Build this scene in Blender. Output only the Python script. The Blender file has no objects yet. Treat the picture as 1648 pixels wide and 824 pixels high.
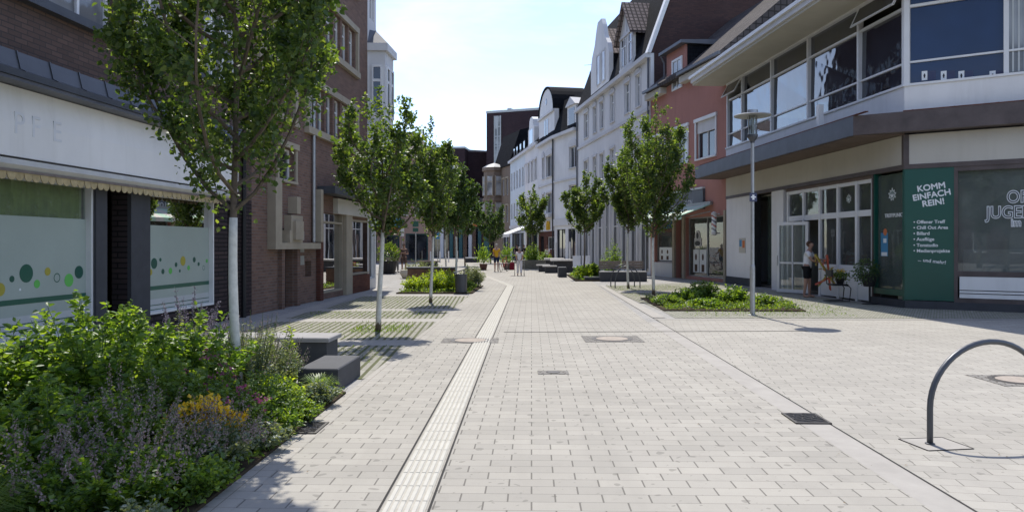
import bpy, math, random
import numpy as np
from mathutils import Vector, Matrix
R = math.radians
rng = random.Random(7)
scn = bpy.context.scene
COL = scn.collection

# ------------------------------------------------------------------ camera, sky, sun, exposure
F, CX, HZ, CH = 1200.0, 824.0, 395.0, 1.65          # focal length in photo pixels, principal column, horizon row, eye height
cam = bpy.data.cameras.new('camera'); camo = bpy.data.objects.new('camera', cam); COL.objects.link(camo)
camo.location = (0, 0, CH); camo.rotation_euler = (R(90), 0, 0)
cam.sensor_width = 36; cam.lens = 36 * F / 1648; cam.shift_y = -17 / 1648; cam.clip_end = 2000; cam.clip_start = .05
scn.camera = camo
SUN_EL, SUN_AZ = R(57), R(-5.5)
w = bpy.data.worlds.new('World'); scn.world = w; w.use_nodes = True
wt = w.node_tree; wt.nodes.clear()
wo = wt.nodes.new('ShaderNodeOutputWorld'); bg = wt.nodes.new('ShaderNodeBackground')
sky = wt.nodes.new('ShaderNodeTexSky'); sky.sky_type = 'NISHITA'; sky.sun_disc = False
sky.sun_elevation = SUN_EL; sky.sun_rotation = SUN_AZ; sky.air_density = .85; sky.dust_density = .3; sky.ozone_density = 2.2
bg.inputs['Strength'].default_value = 0.15
tc = wt.nodes.new('ShaderNodeTexCoord'); mp = wt.nodes.new('ShaderNodeMapping'); mp.inputs['Scale'].default_value = (1.0, 1.0, 3.2)
mp.inputs['Rotation'].default_value = (0, R(8), 0); mp.inputs['Location'].default_value = (3.1, 0.4, 1.2)
n1 = wt.nodes.new('ShaderNodeTexNoise'); n1.inputs['Scale'].default_value = 2.3; n1.inputs['Detail'].default_value = 9; n1.inputs['Roughness'].default_value = .62
n1.inputs['Distortion'].default_value = .5
cr = wt.nodes.new('ShaderNodeValToRGB'); cr.color_ramp.elements[0].position = .46; cr.color_ramp.elements[1].position = .80
cr.color_ramp.elements[0].color = (0, 0, 0, 1); cr.color_ramp.elements[1].color = (.85, .85, .85, 1)
mx = wt.nodes.new('ShaderNodeMix'); mx.data_type = 'RGBA'; mx.inputs[7].default_value = (4.2, 4.35, 4.5, 1)
hz = wt.nodes.new('ShaderNodeSeparateXYZ')
L = wt.links.new
L(tc.outputs['Generated'], mp.inputs['Vector']); L(mp.outputs[0], n1.inputs['Vector']); L(n1.outputs['Fac'], cr.inputs['Fac'])
hs = wt.nodes.new('ShaderNodeHueSaturation'); hs.inputs['Saturation'].default_value = .98; hs.inputs['Hue'].default_value = .51; hs.inputs['Value'].default_value = .96; L(sky.outputs[0], hs.inputs['Color'])
L(cr.outputs['Color'], mx.inputs[0]); L(hs.outputs[0], mx.inputs[6]); L(mx.outputs[2], bg.inputs['Color']); L(bg.outputs[0], wo.inputs['Surface'])
sun = bpy.data.lights.new('sun', 'SUN'); sun.energy = 2.95; sun.angle = R(.53); sun.color = (1, .955, .88)
suno = bpy.data.objects.new('sun', sun); COL.objects.link(suno)
SD = Vector((math.sin(SUN_AZ) * math.cos(SUN_EL), math.cos(SUN_AZ) * math.cos(SUN_EL), math.sin(SUN_EL)))
suno.rotation_euler = SD.to_track_quat('Z', 'Y').to_euler(); suno.location = (0, 20, 40)
vs = scn.view_settings
scn.display_settings.display_device = 'sRGB'
vs.view_transform = 'Standard'; vs.look = 'None'; vs.exposure = 0.98; vs.gamma = 1; vs.use_curve_mapping = False
scn.render.engine = 'CYCLES'
scn.cycles.max_bounces = 6; scn.cycles.transparent_max_bounces = 12; scn.cycles.diffuse_bounces = 3; scn.cycles.glossy_bounces = 3
scn.cycles.caustics_reflective = False; scn.cycles.caustics_refractive = False
scn.cycles.use_denoising = True

# ------------------------------------------------------------------ helpers
def G(px, py):                      # ground point seen at a photo pixel
    d = F * CH / (py - HZ); return ((px - CX) / F * d, d)
def AT(px, d):                      # X at distance d
    return (px - CX) / F * d
def ZZ(py, d):
    return CH + (HZ - py) * d / F

class Wall:                         # a vertical plane: u runs from P0 towards P1, n points at the street
    def __init__(s, P0, P1, side):
        s.P = Vector((P0[0], P0[1], 0)); e = Vector((P1[0] - P0[0], P1[1] - P0[1], 0)); s.len = e.length; s.e = e.normalized()
        s.n = Vector((-s.e.y, s.e.x, 0)) * side
    def pt(s, u, d, z):
        p = s.P + s.e * u + s.n * d; return (p.x, p.y, z)
    def u(s, px, d=0):
        r = (px - CX) / F; P = s.P + s.n * d
        return (r * P.y - P.x) / (s.e.x - r * s.e.y)
    def Y(s, u): return s.P.y + s.e.y * u
    def z(s, px, py): return ZZ(py, s.Y(s.u(px)))

class MB:
    def __init__(s): s.v = []; s.f = []; s.m = []; s.cur = 0; s.smooth = False
    def poly(s, pts):
        i = len(s.v); s.v += [tuple(p) for p in pts]; s.f.append(tuple(range(i, i + len(pts)))); s.m.append(s.cur); return s
    def add(s, pts, faces):
        i = len(s.v); s.v += [tuple(p) for p in pts]
        for f in faces: s.f.append(tuple(a + i for a in f)); s.m.append(s.cur)
        return s
    def hexa(s, c):                 # 8 corners: bottom 4 then top 4
        return s.add(c, [(3, 2, 1, 0), (4, 5, 6, 7), (0, 1, 5, 4), (1, 2, 6, 5), (2, 3, 7, 6), (3, 0, 4, 7)])
    def box(s, x0, x1, y0, y1, z0, z1, bev=0):
        return s.hexa([(x0, y0, z0), (x1, y0, z0), (x1, y1, z0), (x0, y1, z0), (x0, y0, z1), (x1, y0, z1), (x1, y1, z1), (x0, y1, z1)])
    def rbox(s, cx, cy, lx, ly, z0, z1, rz=0, b=.0):  # box turned about z with small top chamfer b
        c, sn = math.cos(rz), math.sin(rz)
        def T(x, y, z): return (cx + x * c - y * sn, cy + x * sn + y * c, z)
        hx, hy = lx / 2, ly / 2
        if b <= 0:
            return s.hexa([T(-hx, -hy, z0), T(hx, -hy, z0), T(hx, hy, z0), T(-hx, hy, z0), T(-hx, -hy, z1), T(hx, -hy, z1), T(hx, hy, z1), T(-hx, hy, z1)])
        r0 = [(-hx, -hy), (hx, -hy), (hx, hy), (-hx, hy)]; r1 = [(-hx + b, -hy + b), (hx - b, -hy + b), (hx - b, hy - b), (-hx + b, hy - b)]
        v = [T(*p, z0) for p in r0] + [T(*p, z1 - b) for p in r0] + [T(*p, z1) for p in r1]
        f = [(3, 2, 1, 0), (8, 9, 10, 11)]
        for k in range(4):
            n = (k + 1) % 4; f += [(k, n, 4 + n, 4 + k), (4 + k, 4 + n, 8 + n, 8 + k)]
        return s.add(v, f)
    def wb(s, W, u0, u1, d0, d1, z0, z1):     # box in wall coordinates
        q = [(u0, d0), (u1, d0), (u1, d1), (u0, d1)]
        return s.hexa([W.pt(u, d, z0) for u, d in q] + [W.pt(u, d, z1) for u, d in q])
    def prism(s, pts, off):         # polygon (3D) pushed along the vector off
        n = len(pts); a = [Vector(p) for p in pts]; b = [p + Vector(off) for p in a]
        return s.add(a + b, [tuple(range(n))[::-1], tuple(range(n, 2 * n))] + [(k, (k + 1) % n, n + (k + 1) % n, n + k) for k in range(n)])
    def tube(s, pts, r, n=8, cap=True):
        pts = [Vector(p) for p in pts]; rs = r if isinstance(r, (list, tuple)) else [r] * len(pts)
        base = len(s.v); up = Vector((0, 0, 1)); prev = None
        for i, p in enumerate(pts):
            t = (pts[min(i + 1, len(pts) - 1)] - pts[max(i - 1, 0)]).normalized()
            if prev is None:
                a = t.cross(up if abs(t.z) < .9 else Vector((1, 0, 0))).normalized()
            else:
                a = (prev - t * prev.dot(t)).normalized()
            prev = a; b = t.cross(a)
            for k in range(n):
                q = 2 * math.pi * k / n; s.v.append(tuple(p + (a * math.cos(q) + b * math.sin(q)) * rs[i]))
        for i in range(len(pts) - 1):
            for k in range(n):
                k2 = (k + 1) % n; s.f.append((base + i * n + k, base + i * n + k2, base + (i + 1) * n + k2, base + (i + 1) * n + k)); s.m.append(s.cur)
        if cap:
            s.f.append(tuple(base + k for k in range(n))[::-1]); s.f.append(tuple(base + (len(pts) - 1) * n + k for k in range(n))); s.m += [s.cur] * 2
        return s
    def lathe(s, prof, cx=0, cy=0, cz=0, n=16):   # prof: list of (r, z)
        base = len(s.v)
        for r, z in prof:
            for k in range(n):
                q = 2 * math.pi * k / n; s.v.append((cx + r * math.cos(q), cy + r * math.sin(q), cz + z))
        for i in range(len(prof) - 1):
            for k in range(n):
                k2 = (k + 1) % n; s.f.append((base + i * n + k, base + i * n + k2, base + (i + 1) * n + k2, base + (i + 1) * n + k)); s.m.append(s.cur)
        s.f.append(tuple(base + k for k in range(n))[::-1]); s.f.append(tuple(base + (len(prof) - 1) * n + k for k in range(n))); s.m += [s.cur] * 2
        return s
    def disc(s, W, u, d, z, r, ru=None, n=20, t=.003):
        ru = ru or r; pts = [W.pt(u + ru * math.cos(2 * math.pi * k / n), d, z + r * math.sin(2 * math.pi * k / n)) for k in range(n)]
        return s.prism(pts, W.n * t)

def root_loc(o):
    l = Vector((0, 0, 0))
    while o is not None: l += Vector(o.location); o = o.parent
    return l
def obj(name, mb, mats, parent=None, uv=True, smooth=False, loc=None):
    """ONE mesh object; vertices of mb are world coordinates (or local to loc for a top-level mesh)"""
    me = bpy.data.meshes.new(name)
    off = root_loc(parent) if parent is not None else (Vector(loc) if loc is not None else Vector((0, 0, 0)))
    v = np.array(mb.v, dtype=np.float64).reshape(-1, 3)
    vv = v - np.array(off)
    me.from_pydata(vv.tolist(), [], mb.f); me.update()
    for m in (mats if isinstance(mats, (list, tuple)) else [mats]): me.materials.append(m)
    if any(mb.m): me.polygons.foreach_set('material_index', mb.m)
    if smooth or mb.smooth: me.polygons.foreach_set('use_smooth', [True] * len(me.polygons))
    if uv:
        nl = len(me.loops); vi = np.zeros(nl, dtype=np.int32); me.loops.foreach_get('vertex_index', vi)
        nf = len(me.polygons); nr = np.zeros(nf * 3); me.polygons.foreach_get('normal', nr); nr = nr.reshape(-1, 3)
        tot = np.zeros(nf, dtype=np.int32); me.polygons.foreach_get('loop_total', tot)
        ln = np.repeat(nr, tot, axis=0); p = v[vi]
        tx, ty = -ln[:, 1], ln[:, 0]; h = np.hypot(tx, ty); flat = h < .35
        hh = np.where(flat, 1, h)
        u = np.where(flat, p[:, 0], (p[:, 0] * tx + p[:, 1] * ty) / hh)
        sl = np.where(flat, 1, np.sqrt(np.clip(1 - ln[:, 2] ** 2, .05, 1)))
        vv2 = np.where(flat, p[:, 1], p[:, 2] / sl)
        lay = me.uv_layers.new(name='UVMap'); lay.data.foreach_set('uv', np.stack([u, vv2], 1).ravel())
    o = bpy.data.objects.new(name, me); COL.objects.link(o)
    if parent is not None: o.parent = parent
    elif loc is not None: o.location = loc
    return o
def objsplit(name, mb, mats, parent=None):      # one object for every loose piece
    par = list(range(len(mb.v)))
    def find(a):
        while par[a] != a: par[a] = par[par[a]]; a = par[a]
        return a
    for f in mb.f:
        for q in f[1:]: par[find(q)] = find(f[0])
    grp = {}
    for f in mb.f: grp.setdefault(find(f[0]), []).append(f)
    for fs in grp.values():
        m = MB(); ids = sorted({q for f in fs for q in f}); mp_ = {q: i for i, q in enumerate(ids)}
        m.add([mb.v[q] for q in ids], [tuple(mp_[q] for q in f) for f in fs]); o = obj(name, m, mats, parent)
    return o
def thing(name, label, cat, loc=(0, 0, 0), group=None, rz=0):
    o = bpy.data.objects.new(name, None); COL.objects.link(o); o.location = loc; o.rotation_euler = (0, 0, rz); o.empty_display_size = .2
    return tag(o, label, cat, group)
def tag(o, label, cat, group=None, kind=None):
    o['label'] = label; o['category'] = cat
    if group: o['group'] = group
    if kind: o['kind'] = kind
    return o
def struct(name, mb, m, kind='structure'):
    o = obj(name, mb, m); o['kind'] = kind; return o
def dup(root, loc, label, rz=0, sc=1, group=None):
    def cp(o, par):
        c = o.copy(); COL.objects.link(c)
        if par is not None: c.parent = par
        for ch in list(o.children):
            if ch.name in orig: cp(ch, c)
        return c
    orig = set(); st = [root]
    while st:
        q = st.pop(); orig.add(q.name); st += list(q.children)
    c = cp(root, None); c.location = loc; c.rotation_euler = (0, 0, rz); c.scale = (sc, sc, sc) if not isinstance(sc, tuple) else sc
    c['label'] = label
    if group: c['group'] = group
    return c

# ------------------------------------------------------------------ materials
class NT:
    def __init__(s, name):
        s.m = bpy.data.materials.new(name); s.m.use_nodes = True; s.t = s.m.node_tree; s.t.nodes.clear()
        s.out = s.t.nodes.new('ShaderNodeOutputMaterial'); s._uv = None; s._ob = None
    def n(s, ty, **k):
        q = s.t.nodes.new('ShaderNode' + ty)
        for a, b in k.items(): setattr(q, a, b)
        return q
    def l(s, a, b): s.t.links.new(a, b)
    def setv(s, sock, v):
        if isinstance(v, bpy.types.NodeSocket): s.l(v, sock)
        else: sock.default_value = v
    def uv(s):
        if not s._uv: s._uv = s.n('TexCoord')
        return s._uv.outputs['UV']
    def pos(s):
        if not s._ob: s._ob = s.n('NewGeometry')
        return s._ob.outputs['Position']
    def math(s, op, a, b=0.0, c=None, clamp=False):
        q = s.n('Math', operation=op, use_clamp=clamp); s.setv(q.inputs[0], a); s.setv(q.inputs[1], b)
        if c is not None: s.setv(q.inputs[2], c)
        return q.outputs[0]
    def noise(s, scale, detail=4, rough=.6, vec=None):
        q = s.n('TexNoise'); q.inputs['Scale'].default_value = scale; q.inputs['Detail'].default_value = detail; q.inputs['Roughness'].default_value = rough
        s.l(vec or s.pos(), q.inputs['Vector']); return q.outputs['Fac']
    def ramp(s, fac, a, b, ca=(0, 0, 0, 1), cb=(1, 1, 1, 1)):
        q = s.n('ValToRGB'); e = q.color_ramp.elements; e[0].position = a; e[1].position = b; e[0].color = ca; e[1].color = cb; s.l(fac, q.inputs[0]); return q.outputs[0]
    def mix(s, fac, a, b, mode='MIX'):
        q = s.n('Mix', data_type='RGBA', blend_type=mode); s.setv(q.inputs[0], fac); s.setv(q.inputs[6], a); s.setv(q.inputs[7], b); return q.outputs[2]
    def bump(s, h, st=.3, dist=.01):
        q = s.n('Bump'); q.inputs['Strength'].default_value = st; q.inputs['Distance'].default_value = dist; s.l(h, q.inputs['Height']); return q.outputs[0]
    def bsdf(s, col, rough=.6, spec=.5, metal=0, nrm=None, ior=None):
        q = s.n('BsdfPrincipled'); s.setv(q.inputs['Base Color'], col); s.setv(q.inputs['Roughness'], rough); q.inputs['Specular IOR Level'].default_value = spec
        q.inputs['Metallic'].default_value = metal
        if ior: q.inputs['IOR'].default_value = ior
        if nrm is not None: s.l(nrm, q.inputs['Normal'])
        s.l(q.outputs[0], s.out.inputs['Surface']); return q
def C4(c): return (c[0], c[1], c[2], 1)
def plain(name, col, rough=.6, spec=.4, metal=0, var=.18, scale=3, bump=.0, fine=60):
    t = NT(name); a = C4([min(1, x * (1 + var)) for x in col]); b = C4([x * (1 - var) for x in col])
    f = t.noise(scale, 6, .65); c = t.mix(t.ramp(f, .3, .7), b, a)
    f2 = t.noise(fine, 3, .7); c = t.mix(t.math('MULTIPLY', f2, .35), c, C4([x * .72 for x in col]))
    t.bsdf(c, rough, spec, metal, t.bump(f2, bump, .005) if bump else None); return t.m
def stucco(name, col, dirt=.35):   # painted render with rain streaks and grime
    t = NT(name); mpn = t.n('Mapping'); mpn.inputs['Scale'].default_value = (1.2, 1.2, .12); t.l(t.pos(), mpn.inputs['Vector'])
    st = t.noise(2.2, 6, .7, mpn.outputs[0]); pa = t.noise(.5, 5, .6); fi = t.noise(90, 3, .7)
    c = t.mix(t.ramp(pa, .3, .7), C4([x * .9 for x in col]), C4([min(1, x * 1.04) for x in col]))
    c = t.mix(t.math('MULTIPLY', t.ramp(st, .5, .8), dirt), c, C4([col[0] * .5, col[1] * .49, col[2] * .46]))
    t.bsdf(c, .85, .2, 0, t.bump(fi, .25, .004)); return t.m
def brick(name, c1, c2, mortar, bw=.24, rh=.075, mo=.008, off=.5, rough=.85, bumpk=.5, var=.25):
    t = NT(name); b = t.n('TexBrick'); b.offset = off; t.l(t.uv(), b.inputs['Vector'])
    for k, v in (('Color1', C4(c1)), ('Color2', C4(c2)), ('Mortar', C4(mortar)), ('Scale', 1.0), ('Mortar Size', mo), ('Mortar Smooth', .2), ('Bias', 0.0), ('Brick Width', bw), ('Row Height', rh)):
        b.inputs[k].default_value = v
    pa = t.noise(.7, 5, .6); fi = t.noise(40, 4, .7)
    c = t.mix(t.math('MULTIPLY', t.ramp(pa, .35, .7), var * 1.6), b.outputs['Color'], C4([x * .55 for x in c1]), 'MIX')
    c = t.mix(t.math('MULTIPLY', fi, .4), c, C4([x * .6 for x in c2]))
    h = t.math('MULTIPLY', b.outputs['Fac'], -1); t.bsdf(c, rough, .04, 0, t.bump(h, bumpk, .01)); return t.m
def pavers(name, c1, c2, joint, bw, rh, jw, jh, rot=0, shift=.5, grass=None, dirt=.3, seam=None, jdark=1.0):
    """running-bond paving; jw = width of the cross joints, jh = width of the bed joints (metres)"""
    t = NT(name); mpn = t.n('Mapping'); mpn.inputs['Rotation'].default_value = (0, 0, rot); t.l(t.pos(), mpn.inputs['Vector'])
    sp = t.n('SeparateXYZ'); t.l(mpn.outputs[0], sp.inputs[0]); x, y = sp.outputs[0], sp.outputs[1]
    ro = t.math('FLOOR', t.math('DIVIDE', y, rh)); fy = t.math('FRACT', t.math('DIVIDE', y, rh))
    xo = t.math('ADD', t.math('DIVIDE', x, bw), t.math('MULTIPLY', t.math('FLOORED_MODULO', ro, 2), shift))
    fx = t.math('FRACT', xo); ix = t.math('FLOOR', xo)
    wob = t.math('MULTIPLY', t.noise(14, 3, .6), 1.0)
    jx = t.math('LESS_THAN', t.math('ABSOLUTE', t.math('SUBTRACT', fx, .5)), .5 - jw / bw / 2); jx = t.math('SUBTRACT', 1, jx)
    jy = t.math('LESS_THAN', t.math('ABSOLUTE', t.math('SUBTRACT', fy, .5)), .5 - jh / rh / 2); jy = t.math('SUBTRACT', 1, jy)
    wn = t.n('TexWhiteNoise', noise_dimensions='2D'); cb = t.n('CombineXYZ'); t.l(ix, cb.inputs[0]); t.l(ro, cb.inputs[1]); t.l(cb.outputs[0], wn.inputs['Vector'])
    c = t.mix(wn.outputs['Value'], C4(c1), C4(c2))
    sp1 = t.noise(160, 2, .8); c = t.mix(t.math('MULTIPLY', t.ramp(sp1, .45, .75), .35), c, C4([q * .55 for q in c1]))
    big = t.noise(.35, 6, .65); c = t.mix(t.math('MULTIPLY', t.ramp(big, .42, .72), dirt), c, C4([q * .62 for q in c1]))
    sm = t.noise(5, 6, .75); c = t.mix(t.math('MULTIPLY', t.ramp(sm, .55, .8), dirt * .8), c, C4([q * .5 for q in c1]))
    spot = t.noise(22, 1, .4); c = t.mix(t.math('MULTIPLY', t.ramp(spot, .72, .76), .5), c, C4([q * .4 for q in c1]))
    m3 = t.n('Mapping'); m3.inputs['Scale'].default_value = (1.1, .10, 1); t.l(t.pos(), m3.inputs['Vector']); tread = t.noise(1.3, 5, .7, m3.outputs[0])
    c = t.mix(t.math('MULTIPLY', t.ramp(tread, .5, .72), dirt * .9), c, C4([q * .66 for q in c1]))
    gum = t.noise(9, 0, .4); c = t.mix(t.math('MULTIPLY', t.ramp(gum, .76, .775), .45), c, C4([q * .35 for q in c1]))
    j = t.math('MAXIMUM', t.math('MULTIPLY', jx, jdark), t.math('MULTIPLY', jy, .8 * jdark))
    jc = C4(joint)
    if grass:
        jc = t.mix(t.ramp(t.noise(9, 4, .7), .4, .6), C4(joint), C4(grass))
    c = t.mix(j, c, jc)
    t.bsdf(c, .9, .2, 0, t.bump(t.math('SUBTRACT', t.math('MULTIPLY', sp1, .15), j), .5, .006)); return t.m
def leafmat(name, cols, trans=.38, rough=.45, tcol=None):
    t = NT(name); g = t.n('NewGeometry'); q = t.n('ValToRGB'); t.l(g.outputs['Random Per Island'], q.inputs[0])
    e = q.color_ramp.elements; e[0].color = C4(cols[0]); e[1].color = C4(cols[-1]); e[0].position = 0; e[1].position = 1
    for k in range(1, len(cols) - 1):
        x = e.new(k / (len(cols) - 1)); x.color = C4(cols[k])
    c = q.outputs[0]
    p = t.n('BsdfPrincipled'); t.l(c, p.inputs['Base Color']); p.inputs['Roughness'].default_value = rough; p.inputs['Specular IOR Level'].default_value = .45
    tr = t.n('BsdfTranslucent'); tc2 = t.mix(1.0, c, C4(tcol or (3.4, 3.0, .8)), 'MULTIPLY'); t.l(tc2, tr.inputs[0])
    m = t.n('MixShader'); m.inputs[0].default_value = trans; t.l(p.outputs[0], m.inputs[1]); t.l(tr.outputs[0], m.inputs[2]); t.l(m.outputs[0], t.out.inputs[0]); return t.m
def glass(name, tint=(.82, .86, .85), refl=1.5, rough=.01, wob=.02, painted_haze=.0, haze_col=(.45, .5, .47)):  # pale diffuse colour mixed in brightens dark panes, standing in for reflected light
    t = NT(name); fr = t.n('Fresnel'); fr.inputs['IOR'].default_value = 1.5 + .25 * refl
    b = t.bump(t.noise(.9, 2, .5), wob, .3); t.l(b, fr.inputs['Normal']) if False else None
    tr = t.n('BsdfTransparent'); tr.inputs[0].default_value = C4(tint); gl = t.n('BsdfGlossy'); gl.inputs['Roughness'].default_value = rough; t.l(b, gl.inputs['Normal'])
    df = t.n('BsdfDiffuse'); df.inputs[0].default_value = C4(haze_col); md = t.n('MixShader'); sm_ = t.ramp(t.noise(1.5, 5, .7), .25, .8, (painted_haze * .6,) * 3 + (1,), (painted_haze * 1.5,) * 3 + (1,)); t.l(sm_, md.inputs[0]); t.l(tr.outputs[0], md.inputs[1]); t.l(df.outputs[0], md.inputs[2])
    m = t.n('MixShader'); t.l(fr.outputs[0], m.inputs[0]); t.l(md.outputs[0], m.inputs[1]); t.l(gl.outputs[0], m.inputs[2]); t.l(m.outputs[0], t.out.inputs[0]); return t.m
def pane_mat(name, col=(.02, .024, .03), ior=1.8, wob=.03, var=1.0):   # glazing with a dark room or blind right behind it
    t = NT(name); b = t.bump(t.noise(1.1, 2, .5), wob, .3); g = t.n('NewGeometry')
    c = t.mix(t.ramp(t.noise(.8, 2, .5), .4, .62), C4(col), C4([min(1, q * (1 + 1.6 * var)) for q in col])); t.bsdf(c, .04, .5, 0, b, ior); return t.m

M = {}
M['paver'] = pavers('street_pavers', (.385, .361, .312), (.325, .306, .266), (.12, .11, .095), .31, .155, .011, .0055, rot=R(1.5), dirt=.42, jdark=.85)
M['paver_far'] = pavers('plaza_pavers', (.39, .366, .317), (.338, .318, .277), (.14, .128, .108), .31, .155, .009, .006, rot=R(10), dirt=.4, jdark=.8)
M['kerbslab'] = pavers('kerb_slabs', (.385, .36, .315), (.345, .325, .285), (.18, .16, .13), .25, .155, .006, .006, rot=R(1.6), shift=0, dirt=.3)
M['tactbase'] = plain('tactile_groove', (.40, .375, .32), .9, .2, var=.15, scale=9)
M['walk'] = pavers('pavement_slabs', (.36, .345, .32), (.30, .29, .27), (.15, .145, .13), .2, .2, .008, .008, rot=R(-4), dirt=.3)
M['band'] = plain('concrete_band', (.36, .338, .302), .9, .2, var=.12, scale=3, bump=.2, fine=120)
M['grasspav'] = pavers('grass_joint_pavers', (.32, .305, .255), (.27, .258, .215), (.09, .085, .05), .125, .62, .05, .02, rot=R(-1.6), shift=.0, grass=(.10, .115, .045), dirt=.5)
M['cobble'] = pavers('cobblestones', (.36, .34, .30), (.24, .23, .20), (.10, .11, .06), .12, .11, .022, .02, rot=R(30), shift=.45, grass=(.12, .14, .05), dirt=.6)
M['tactile'] = plain('tactile_concrete', (.49, .47, .41), .85, .2, var=.07, scale=4, bump=.2)
M['soil'] = plain('soil', (.055, .042, .028), 1, .1, var=.4, scale=8, bump=.8, fine=30)
M['gap'] = plain('joint_gap', (.05, .048, .045), .9, .1)
M['darkbrick'] = brick('dark_brick', (.18, .124, .103), (.118, .086, .075), (.075, .07, .07))
M['brownbrick'] = brick('brown_brick', (.27, .165, .125), (.165, .108, .086), (.22, .20, .185))
M['ribbrick'] = brick('ribbed_dark_brick', (.085, .062, .06), (.05, .042, .045), (.02, .02, .02), .5, .09, .014)
M['mallbrick'] = brick('mall_brick', (.07, .045, .05), (.05, .035, .042), (.045, .04, .042), .3, .1, .008)
M['gablebrick'] = brick('gable_brick', (.115, .066, .06), (.075, .05, .05), (.06, .053, .05))
M['redbrickM'] = brick('red_brown_brick', (.17, .07, .05), (.12, .05, .038), (.12, .1, .09))
M['ochre'] = stucco('ochre_stone', (.22, .17, .13), .5)
M['white'] = stucco('white_render', (.78, .77, .75), .22)
M['white2'] = stucco('pale_grey_render', (.66, .655, .65), .25)
M['blueish'] = stucco('pale_blue_render', (.66, .72, .75), .15)
M['cream'] = stucco('cream_panel', (.54, .51, .44), .18)
M['red'] = stucco('red_render', (.44, .215, .175), .25)
M['peach'] = stucco('peach_render', (.42, .30, .25), .2)
M['trimw'] = plain('white_paint', (.78, .78, .77), .45, .4, var=.05, scale=2)
M['fascia'] = stucco('white_sign_board', (.80, .79, .76), .22)
M['ghost'] = plain('faded_letter', (.72, .73, .74), .6, .3, var=.1)
M['beige'] = plain('beige_stone', (.37, .32, .24), .8, .3, var=.14, scale=2, bump=.1)
M['dkmetal'] = plain('dark_metal', (.055, .06, .068), .45, .5, var=.2, scale=2)
M['zinc'] = plain('zinc_sheet', (.12, .125, .14), .5, .5, .3, var=.2, scale=2)
M['canopy'] = plain('canopy_sheet', (.10, .078, .072), .5, .4, var=.3, scale=2)
M['canopyg'] = plain('canopy_grey_sheet', (.10, .11, .13), .45, .5, var=.25, scale=1.5)
M['wood'] = plain('grey_wood', (.20, .165, .14), .8, .3, var=.25, scale=6, bump=.2)
M['soffit'] = plain('soffit_boards', (.56, .53, .44), .7, .3, var=.08, scale=1)
M['brownsof'] = plain('brown_soffit', (.15, .11, .09), .7, .3)
M['concdark'] = plain('dark_grey_concrete', (.06, .062, .068), .75, .35, var=.15, scale=5, bump=.15)
M['conclight'] = plain('pale_concrete_top', (.60, .58, .54), .8, .3, var=.1, scale=5)
M['steel'] = plain('painted_grey_steel', (.075, .08, .09), .4, .5, .3, var=.08, scale=4)
M['galv'] = plain('galvanised_steel', (.40, .41, .41), .45, .5, .6, var=.15, scale=8)
M['iron'] = plain('cast_iron', (.07, .065, .06), .6, .5, .4, var=.3, scale=20)
M['black'] = plain('black_paint', (.02, .02, .022), .5, .4)
M['pane'] = pane_mat('window_glass', (.012, .015, .02), 1.7, .006)
M['paneu'] = pane_mat('upper_window_glass', (.008, .011, .016), 2.3, .05)
M['paneb'] = pane_mat('glass_over_blue_blind', (.012, .028, .075), 1.45, .01, .15)
M['panel'] = pane_mat('glass_over_curtain', (.16, .165, .165), 1.5)
M['glass'] = glass('shop_glass', refl=.5, wob=.003, painted_haze=.16)
M['glassl'] = glass('frosted_shop_glass', refl=-1.3, wob=.002, painted_haze=.08)
M['glassg'] = glass('green_tinted_glass', (.62, .78, .70), .6, wob=.004, painted_haze=.22, haze_col=(.38, .47, .42))
M['film'] = plain('frosted_film', (.38, .44, .39), .35, .5, var=.06, scale=1)
M['filml'] = plain('pale_film', (.52, .54, .53), .4, .4, var=.05, scale=1)
M['dgreen'] = plain('dark_green_print', (.008, .10, .065), .35, .5, var=.08, scale=1)
M['tealgreen'] = plain('deep_green_panel', (.006, .085, .06), .35, .5, var=.1, scale=1)
M['lime'] = plain('lime_print', (.13, .50, .10), .5, .4, var=.05)
M['mustard'] = plain('mustard_print', (.42, .36, .05), .5, .4, var=.05)
M['tile'] = brick('roof_tiles', (.34, .27, .24), (.25, .20, .18), (.035, .03, .03), .28, .34, .05, 0, .7, .8)
M['tileg'] = brick('dark_roof_tiles', (.13, .115, .11), (.09, .08, .078), (.03, .028, .026), .3, .3, .03, 0, .8, .8)
M['setts'] = pavers('granite_setts', (.26, .245, .22), (.19, .18, .165), (.10, .09, .075), .11, .10, .016, .016, rot=R(20), shift=.45, dirt=.6)
M['slate'] = brick('slate_roof', (.020, .021, .024), (.013, .014, .017), (.006, .006, .007), .3, .2, .012, .5, .9, .5)
M['valance'] = plain('ochre_valance', (.45, .36, .20), .9, .1, var=.3, scale=9)
M['awningc'] = plain('cream_awning', (.55, .53, .47), .7, .2, var=.1)
M['awng'] = plain('pale_green_awning', (.42, .58, .45), .8, .1, var=.12)
M['grn'] = plain('green_curtain', (.34, .40, .12), .9, .1, var=.3, scale=6)
M['dim'] = plain('dim_interior', (.32, .31, .28), .9, .2, var=.3, scale=.8)
M['dimf'] = plain('interior_floor', (.20, .18, .15), .6, .3, var=.2)
M['wtxt'] = plain('white_lettering', (.82, .84, .83), .5, .3, var=.02)
M['yellow'] = plain('yellow_sign', (.72, .42, .02), .4, .4, var=.05)
M['orange'] = plain('orange_sign', (.62, .17, .05), .5, .3, var=.1)
M['blue'] = plain('blue_sign', (.06, .25, .45), .5, .3, var=.1)
M['teal'] = plain('teal_panel', (.02, .10, .11), .4, .4, var=.2, scale=1)
M['redp'] = plain('red_paint', (.42, .05, .03), .45, .4)
M['bluep'] = plain('blue_paint', (.05, .06, .12), .45, .4)
M['bark'] = plain('bark', (.13, .105, .08), .9, .2, var=.3, scale=20, bump=.6)
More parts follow.
